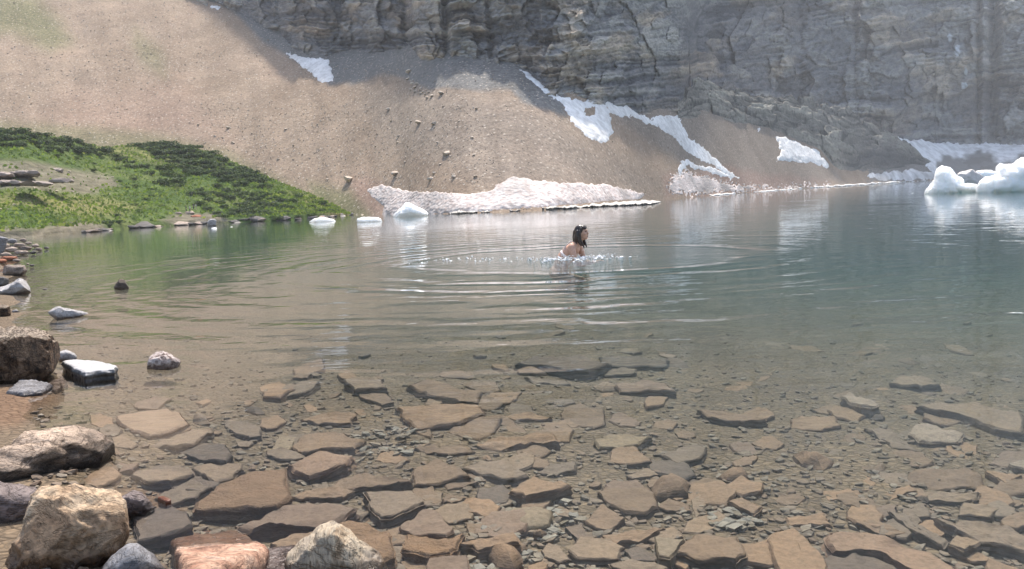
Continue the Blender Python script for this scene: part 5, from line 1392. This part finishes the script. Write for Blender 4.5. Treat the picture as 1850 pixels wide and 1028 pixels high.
# ------------------------------------------------------------------ rocks on the knoll and along its waterline
def kshore(x): 
    y = float(np.interp(x, [p[0] for p in KS], [p[1] for p in KS])); return on_z(x, y, 0.0)
for k in range(62):
    x = rs.uniform(140, 640); P = kshore(x) * rs.uniform(.995, 1.012); P[2] = 0
    s_ = rs.uniform(.35, 1.0) ** 1.3 * 24 / F * P[1] * .55
    dk = rs.uniform() < (.35 if x < 300 else .6)
    small_rock('shore_rock', P + np.array([0, 0, s_ * .12]), s_, M_dshore if dk else M_shore, 'dark rock among others lining the waterline of the grassy knoll' if dk else 'tan rock among others lining the waterline of the grassy knoll', 'rock', 'dark rocks lining the knoll waterline' if dk else 'tan rocks lining the knoll waterline', .55, 1.3, rs.uniform(-.5, .5))
for x, w_, lab in ((435, 28, 'leftmost of the dark ledge rocks at the knoll waterline'), (470, 40, 'middle and longest dark ledge rock at the knoll waterline'), (510, 34, 'rightmost of the dark ledge rocks at the knoll waterline'), (250, 52, 'long low dark bank of rock left of the hikers at the waterline')):
    P = kshore(x); s_ = w_ / F * P[1] * .5
    small_rock('ledge_rock', P + np.array([0, .3, .14]), s_, M_dshore, lab, 'rock', None, .48, 1.15, rs.uniform(-.15, .15))
hb([(374, 409), (375, 398), (380, 395.5), (388, 395.5), (391, 398), (391, 407), (383, 411)], (383, 408), M_whiteg, 'pale cube-shaped rock standing in the water below the hikers', z0=0, boxy=.35, depth=.8, voxel=.02, amp=.03, seed=91)
for x, y, w_, m, lab in ((330, 407, 44, M_shore, 'long flat tan rock shelf left of the pale cube-shaped rock'), (352, 392, 22, M_red, 'pinkish-red rock on the bank just above the tan shelf'), (322, 386, 18, M_shore, 'pale angular rock upslope of the tan shelf'), (365, 403, 26, M_shore, 'tan rock touching the pale cube-shaped rock'), (160, 411, 40, M_shore, 'large pinkish tan rock at the left end of the knoll waterline'), (190, 413, 30, M_dshore, 'dark rock beside the large pinkish tan shoreline rock'), (342, 386, 26, M_shore, 'low tan rock the hikers are gathered on')):
    P = on_knoll(x, y - 3) if y < 402 else kshore(x)
    s_ = w_ / F * P[1] * .5
    small_rock('shore_rock', P + np.array([0, 0, .04]), s_, m, lab, 'rock', None, .42, 1.1, rs.uniform(-.3, .3))
M_out = rock_mat('outcrop_rock', [(0.3, (0.16, 0.13, 0.115)), (0.55, (0.30, 0.25, 0.22)), (0.8, (0.44, 0.38, 0.33))], 2.2, (0.6, 0.6, 4), wet=False, var=.15)
for i, (x, y, w_, h_, lab) in enumerate(((0, 317, 60, 9, 'broad grey ledge of the rock outcrop at the very left edge of the photo'), (44, 315, 58, 10, 'grey ledge of the outcrop, second from the left in its upper row'), (90, 309, 52, 8, 'upper right ledge of the grey rock outcrop on the knoll'), (12, 331, 62, 7, 'lower left long ledge of the grey rock outcrop'), (66, 333, 60, 7, 'lower middle ledge of the grey rock outcrop'), (152, 322, 46, 9, 'right end ledge of the grey rock outcrop on the knoll'), (112, 327, 48, 8, 'brown ledge in the middle of the rock outcrop'), (90, 299, 34, 7, 'small mossy rock above the grey outcrop'), (182, 333, 32, 6, 'small brown ledge at the lower right of the outcrop'))):
    P = on_knoll(x, y); an = np.linspace(0, 2 * math.pi, 15, endpoint=False); rr = rs.uniform(.8, 1.15, 15)
    hb(np.c_[x + .5 * w_ * rr * np.cos(an), y - .1 * h_ - .36 * h_ * rr * np.sign(np.sin(an)) * np.abs(np.sin(an)) ** .6], (x, y), M_out, lab, 'rock_ledge', 'rock ledge', P[2], 1.0, .35, voxel=.04, amp=.09, facet=.8, layers=.02, lay_f=16, seed=400 + i)
for k in range(46):
    x, y = (rs.uniform(60, 215), rs.uniform(300, 352)) if k < 30 else (rs.uniform(0, 180), rs.uniform(350, 408))
    P = on_knoll(x, y); s_ = rs.uniform(.3, 1) ** 1.5 * 8 / F * P[1] * .5
    small_rock('meadow_stone', P + np.array([0, 0, s_ * .2]), s_, M_sb, 'small pale stone lying in the meadow below the grey outcrop', 'stone', 'pale stones in the meadow', .6)

# ------------------------------------------------------------------ people
def ico(c, r, rot_y=0.0, sub=3):
    bm = bmesh.new(); bmesh.ops.create_icosphere(bm, subdivisions=sub, radius=1)
    V = np.array([v.co[:] for v in bm.verts]); T = np.array([[v.index for v in f.verts] for f in bm.faces]); bm.free()
    V = V * np.asarray(r, float)
    c_, s_ = math.cos(rot_y), math.sin(rot_y)
    V = np.stack([V[:, 0] * c_ + V[:, 2] * s_, V[:, 1], -V[:, 0] * s_ + V[:, 2] * c_], -1)
    return V + np.asarray(c, float), T
def limb(pts, rads, step=.35):
    out = []
    for (a, b, r0, r1) in zip(pts[:-1], pts[1:], rads[:-1], rads[1:]):
        a = np.array(a, float); b = np.array(b, float); L = np.linalg.norm(b - a); m = max(2, int(L / (min(r0, r1) * step)))
        for i in range(m + 1):
            f = i / m; r = r0 + (r1 - r0) * f; out.append(ico(a + (b - a) * f, (r, r, r), 0, 2))
    return out
def blob(name, parts, voxel, mat, parent, smooth=6):
    V, Fc, o = [], [], 0
    for v, t_ in parts: V.append(v); Fc.append(t_ + o); o += len(v)
    me = mesh_np('tmp', np.concatenate(V), np.concatenate(Fc), [], True)
    ob = bpy.data.objects.new('tmp', me); COL.objects.link(ob)
    m = ob.modifiers.new('r', 'REMESH'); m.mode = 'VOXEL'; m.voxel_size = voxel
    s = ob.modifiers.new('s', 'SMOOTH'); s.factor = .5; s.iterations = smooth
    ev = ob.evaluated_get(bpy.context.evaluated_depsgraph_get())
    m2 = bpy.data.meshes.new_from_object(ev); m2.name = name
    bpy.data.objects.remove(ob); bpy.data.meshes.remove(me)
    m2.materials.clear(); m2.materials.append(mat)
    for p in m2.polygons: p.use_smooth = True
    return new_obj(name, m2, parent)
def flatmat(name, col, rough=.6, spec=.3, sss=0.0, noise=0.15):
    n = NT(name)
    f = n.noise(n.coord('Object', (1, 1, 1), False), 30, 4)
    c = n.mix(1.0, col, n.ramp(f, [(0.3, (1 - noise,) * 3), (0.7, (1 + noise,) * 3)]), 'MULTIPLY')
    return n.fin(c, rough, n.bump(f, .15, .003), spec)
M_skin = flatmat('skin', (0.56, 0.33, 0.235), .42, .4)
M_hair = flatmat('wet_hair', (0.022, 0.012, 0.009), .3, .5, noise=.4)
M_suit = flatmat('swimsuit', (0.74, 0.66, 0.64), .55)
M_mouth = flatmat('mouth', (0.07, 0.012, 0.012), .5)
M_eye = flatmat('eye', (0.02, 0.015, 0.012), .2, .5)
def person_root(loc, yaw, label, group=None, scale=1.0):
    e = bpy.data.objects.new('person', None); COL.objects.link(e); e.location = loc; e.rotation_euler = (0, 0, yaw); e.scale = (scale,) * 3
    e.empty_display_size = .2
    return tag(e, label, 'person', group)
O = on_z(1052.0, 465.5, 0.0) + np.array([0, 0, .03])
sw = person_root(O, -math.atan2(O[0], O[1]) - 0.32, 'woman with wet dark hair and pale swimsuit crouching chest-deep in the lake, mouth wide open')
B = []
B += [ico((-.44, 0, -.28), (.16, .175, .14)), ico((-.38, 0, -.14), (.125, .145, .15), .6), ico((-.31, 0, -.04), (.135, .150, .15), .6), ico((-.22, 0, .055), (.135, .158, .16), .6), ico((-.15, 0, .125), (.105, .155, .115), .6)]
B += limb([(-.12, -.175, .165), (-.115, 0, .19), (-.12, .175, .165)], [.064, .07, .064])
B += limb([(-.105, 0, .19), (-.045, 0, .25), (.0, 0, .31)], [.064, .052, .052])
B += [ico((-.005, 0, .405), (.098, .076, .112)), ico((.035, 0, .375), (.066, .064, .09)), ico((.055, 0, .325), (.052, .050, .052), .2), ico((.072, 0, .297), (.03, .034, .024)), ico((.112, 0, .378), (.018, .014, .022)), ico((.100, 0, .398), (.012, .010, .03), .25), ico((.085, 0, .432), (.02, .05, .014)),
      ico((.106, 0, .349), (.012, .022, .008)), ico((.099, 0, .306), (.013, .022, .009)), ico((.07, -.042, .37), (.03, .022, .025)), ico((.07, .042, .37), (.03, .022, .025)), ico((0, -.076, .385), (.02, .012, .03)), ico((0, .076, .385), (.02, .012, .03))]
for sgn in (-1, 1):
    B += limb([(-.12, .185 * sgn, .155), (-.085, .215 * sgn, .05), (-.03, .225 * sgn, -.12)], [.064, .056, .043])
    B += limb([(-.03, .225 * sgn, -.12), (.09, .19 * sgn, -.13), (.19, .15 * sgn, -.10)], [.042, .037, .026])
    B += [ico((.235, .145 * sgn, -.095), (.05, .036, .016), -.1)]
    for fi, (dy, ln_) in enumerate(((-.027, .062), (-.009, .075), (.010, .070), (.027, .055))):
        y0_ = .145 * sgn + dy
        B += limb([(.275, y0_, -.093), (.275 + ln_ * .55, y0_ + dy * .25, -.095), (.275 + ln_, y0_ + dy * .4, -.108)], [.0095, .009, .0075], .6)
    B += limb([(.215, (.145 - .03) * sgn, -.095), (.245, (.145 - .062) * sgn, -.092), (.27, (.145 - .075) * sgn, -.095)], [.012, .010, .008], .6)
    B += limb([(-.42, .09 * sgn, -.33), (-.08, .14 * sgn, -.42)], [.092, .062])
    B += limb([(-.08, .14 * sgn, -.42), (-.25, .135 * sgn, -.50), (-.47, .12 * sgn, -.55)], [.060, .055, .036])
    B += limb([(-.47, .12 * sgn, -.55), (-.56, .125 * sgn, -.57)], [.036, .026])
blob('body', B, .0085, M_skin, sw, 3)
Hh = [ico((-.024, 0, .420), (.103, .085, .107)), ico((-.065, 0, .36), (.055, .074, .095), .2), ico((.045, -.018, .478), (.05, .055, .034), .5), ico((.045, .02, .478), (.05, .05, .034), .5)]
Hh += limb([(-.095, 0, .40), (-.112, 0, .32), (-.118, 0, .245), (-.12, 0, .20)], [.055, .05, .038, .018])
for y0_, x1 in ((-.045, -.105), (.045, -.105), (-.07, -.07), (.07, -.07)):
    Hh += limb([(-.06, y0_, .40), (x1, y0_ * 1.15, .30), (x1 - .005, y0_ * 1.1, .20), (x1 + .01, y0_, .165)], [.03, .028, .02, .008])
for sgn in (-1, 1):
    Hh += limb([(.02, .074 * sgn, .46), (.0, .092 * sgn, .39), (.005, .09 * sgn, .30), (.03, .082 * sgn, .22), (.055, .07 * sgn, .165), (.06, .065 * sgn, .13)], [.02, .02, .02, .02, .015, .007])
    Hh += limb([(-.04, .086 * sgn, .42), (-.04, .095 * sgn, .33), (-.02, .092 * sgn, .24), (.015, .085 * sgn, .17)], [.024, .027, .023, .009])
hr = blob('hair', Hh, .0075, M_hair, sw, 2)
blob('swimsuit', [ico((-.255, 0, .01), (.150, .166, .055), .62), ico((-.44, 0, -.29), (.165, .182, .09), .4)] + limb([(-.30, -.10, .09), (-.24, -.115, .19), (-.15, -.11, .255)], [.016, .012, .012]) + limb([(-.30, .10, .09), (-.24, .115, .19), (-.15, .11, .255)], [.016, .012, .012]), .008, M_suit, sw, 2)
blob('mouth', [ico((.098, 0, .328), (.012, .019, .017))], .004, M_mouth, sw, 1)
for sgn in (-1, 1):
    blob('eye', [ico((.085, .032 * sgn, .412), (.011, .013, .008))], .003, M_eye, sw, 1)

# splash round her
n = 560
u_ = rs.normal(0, 1, n)
lx = np.where(rs.uniform(0, 1, n) < .5, np.abs(rs.normal(0, .38, n)), -np.abs(rs.normal(0, .42, n))); ly = rs.normal(0, .10, n) - np.abs(rs.normal(0, .55, n)) * np.exp(-((lx + .05) / .75) ** 2)
lz = np.abs(rs.normal(0, .014, n)) * (1 + 1.2 * (np.abs(lx - .15) < .5)) - .004
far = rs.uniform(0, 1, n) < .08; lz = np.where(far, np.abs(rs.normal(0, .07, n)), lz)
far2 = rs.uniform(0, 1, n) < .14; lx = np.where(far2, rs.uniform(-3.2, -1.0, n), lx); ly = np.where(far2, rs.normal(-.1, .3, n), ly); lz = np.where(far2, -.003, lz)
cs, sn = math.cos(sw.rotation_euler[2]), math.sin(sw.rotation_euler[2])
pos = np.stack([O[0] + lx * cs - ly * sn, O[1] + lx * sn + ly * cs, lz], -1)
size = rs.uniform(.25, 1, n) ** 2.5 * .024 + .004
size = np.where(lz > .05, size * .45, size)
n_ = NT('splash_water'); n_.b.inputs['Transmission Weight'].default_value = 0.0
scatter('splash', pos, size, .5, n_.fin((0.93, 0.94, 0.94), .12, None, .6), 12, smooth=True)

# hikers on the far shore
for x, y, sh, pa, lab in ((336.5, 381, (0.03, 0.03, 0.035), (0.05, 0.05, 0.06), 'distant hiker in dark clothes, leftmost of the group at the shrubs'), (343.5, 383.5, (0.5, 0.47, 0.45), (0.03, 0.03, 0.035), 'distant hiker in a light top and dark trousers, standing lowest of the group'), (350, 377.5, (0.025, 0.025, 0.03), (0.04, 0.04, 0.05), 'distant hiker all in black, beside the hiker in white'), (354.5, 378.5, (0.62, 0.58, 0.56), (0.4, 0.37, 0.34), 'distant hiker in white, rightmost of the group')):
    P = on_knoll(x, y)
    tall = (14.5 if y > 383 else 11.0) / F * P[1]
    k = tall / 1.7
    e = person_root(P, rs.uniform(-.6, .6), lab, None, k)
    b = limb([(0, -.1, .88), (.02, -.12, .48), (0, -.12, .07)], [.10, .07, .05]) + limb([(0, .1, .88), (-.02, .12, .48), (0, .12, .07)], [.10, .07, .05]) + [ico((.06, -.12, .04), (.12, .05, .04)), ico((.06, .12, .04), (.12, .05, .04)), ico((0, 0, .95), (.13, .18, .14)), ico((0, 0, 1.18), (.12, .19, .26)), ico((0, 0, 1.60), (.09, .08, .12))] + limb([(0, 0, 1.36), (0, 0, 1.55)], [.06, .06])
    for sgn in (-1, 1):
        b += limb([(0, .2 * sgn, 1.38), (-.02, .25 * sgn, 1.1), (.08, .22 * sgn, .85)], [.06, .05, .04]) + [ico((.1, .22 * sgn, .8), (.04, .03, .07))]
    blob('body', b, .03, M_skin, e, 2)
    blob('shirt', [ico((0, 0, 1.17), (.145, .215, .29))] + limb([(0, -.2, 1.38), (-.02, -.25, 1.1)], [.075, .065]) + limb([(0, .2, 1.38), (-.02, .25, 1.1)], [.075, .065]), .03, flatmat('shirt', sh, .8), e, 2)
    blob('trousers', [ico((0, 0, .93), (.15, .2, .14))] + limb([(0, -.1, .88), (.02, -.12, .48), (0, -.12, .12)], [.115, .085, .07]) + limb([(0, .1, .88), (-.02, .12, .48), (0, .12, .12)], [.115, .085, .07]), .03, flatmat('trousers', pa, .8), e, 2)
    blob('hair', [ico((-.02, 0, 1.64), (.10, .09, .10))], .02, M_hair, e, 1)
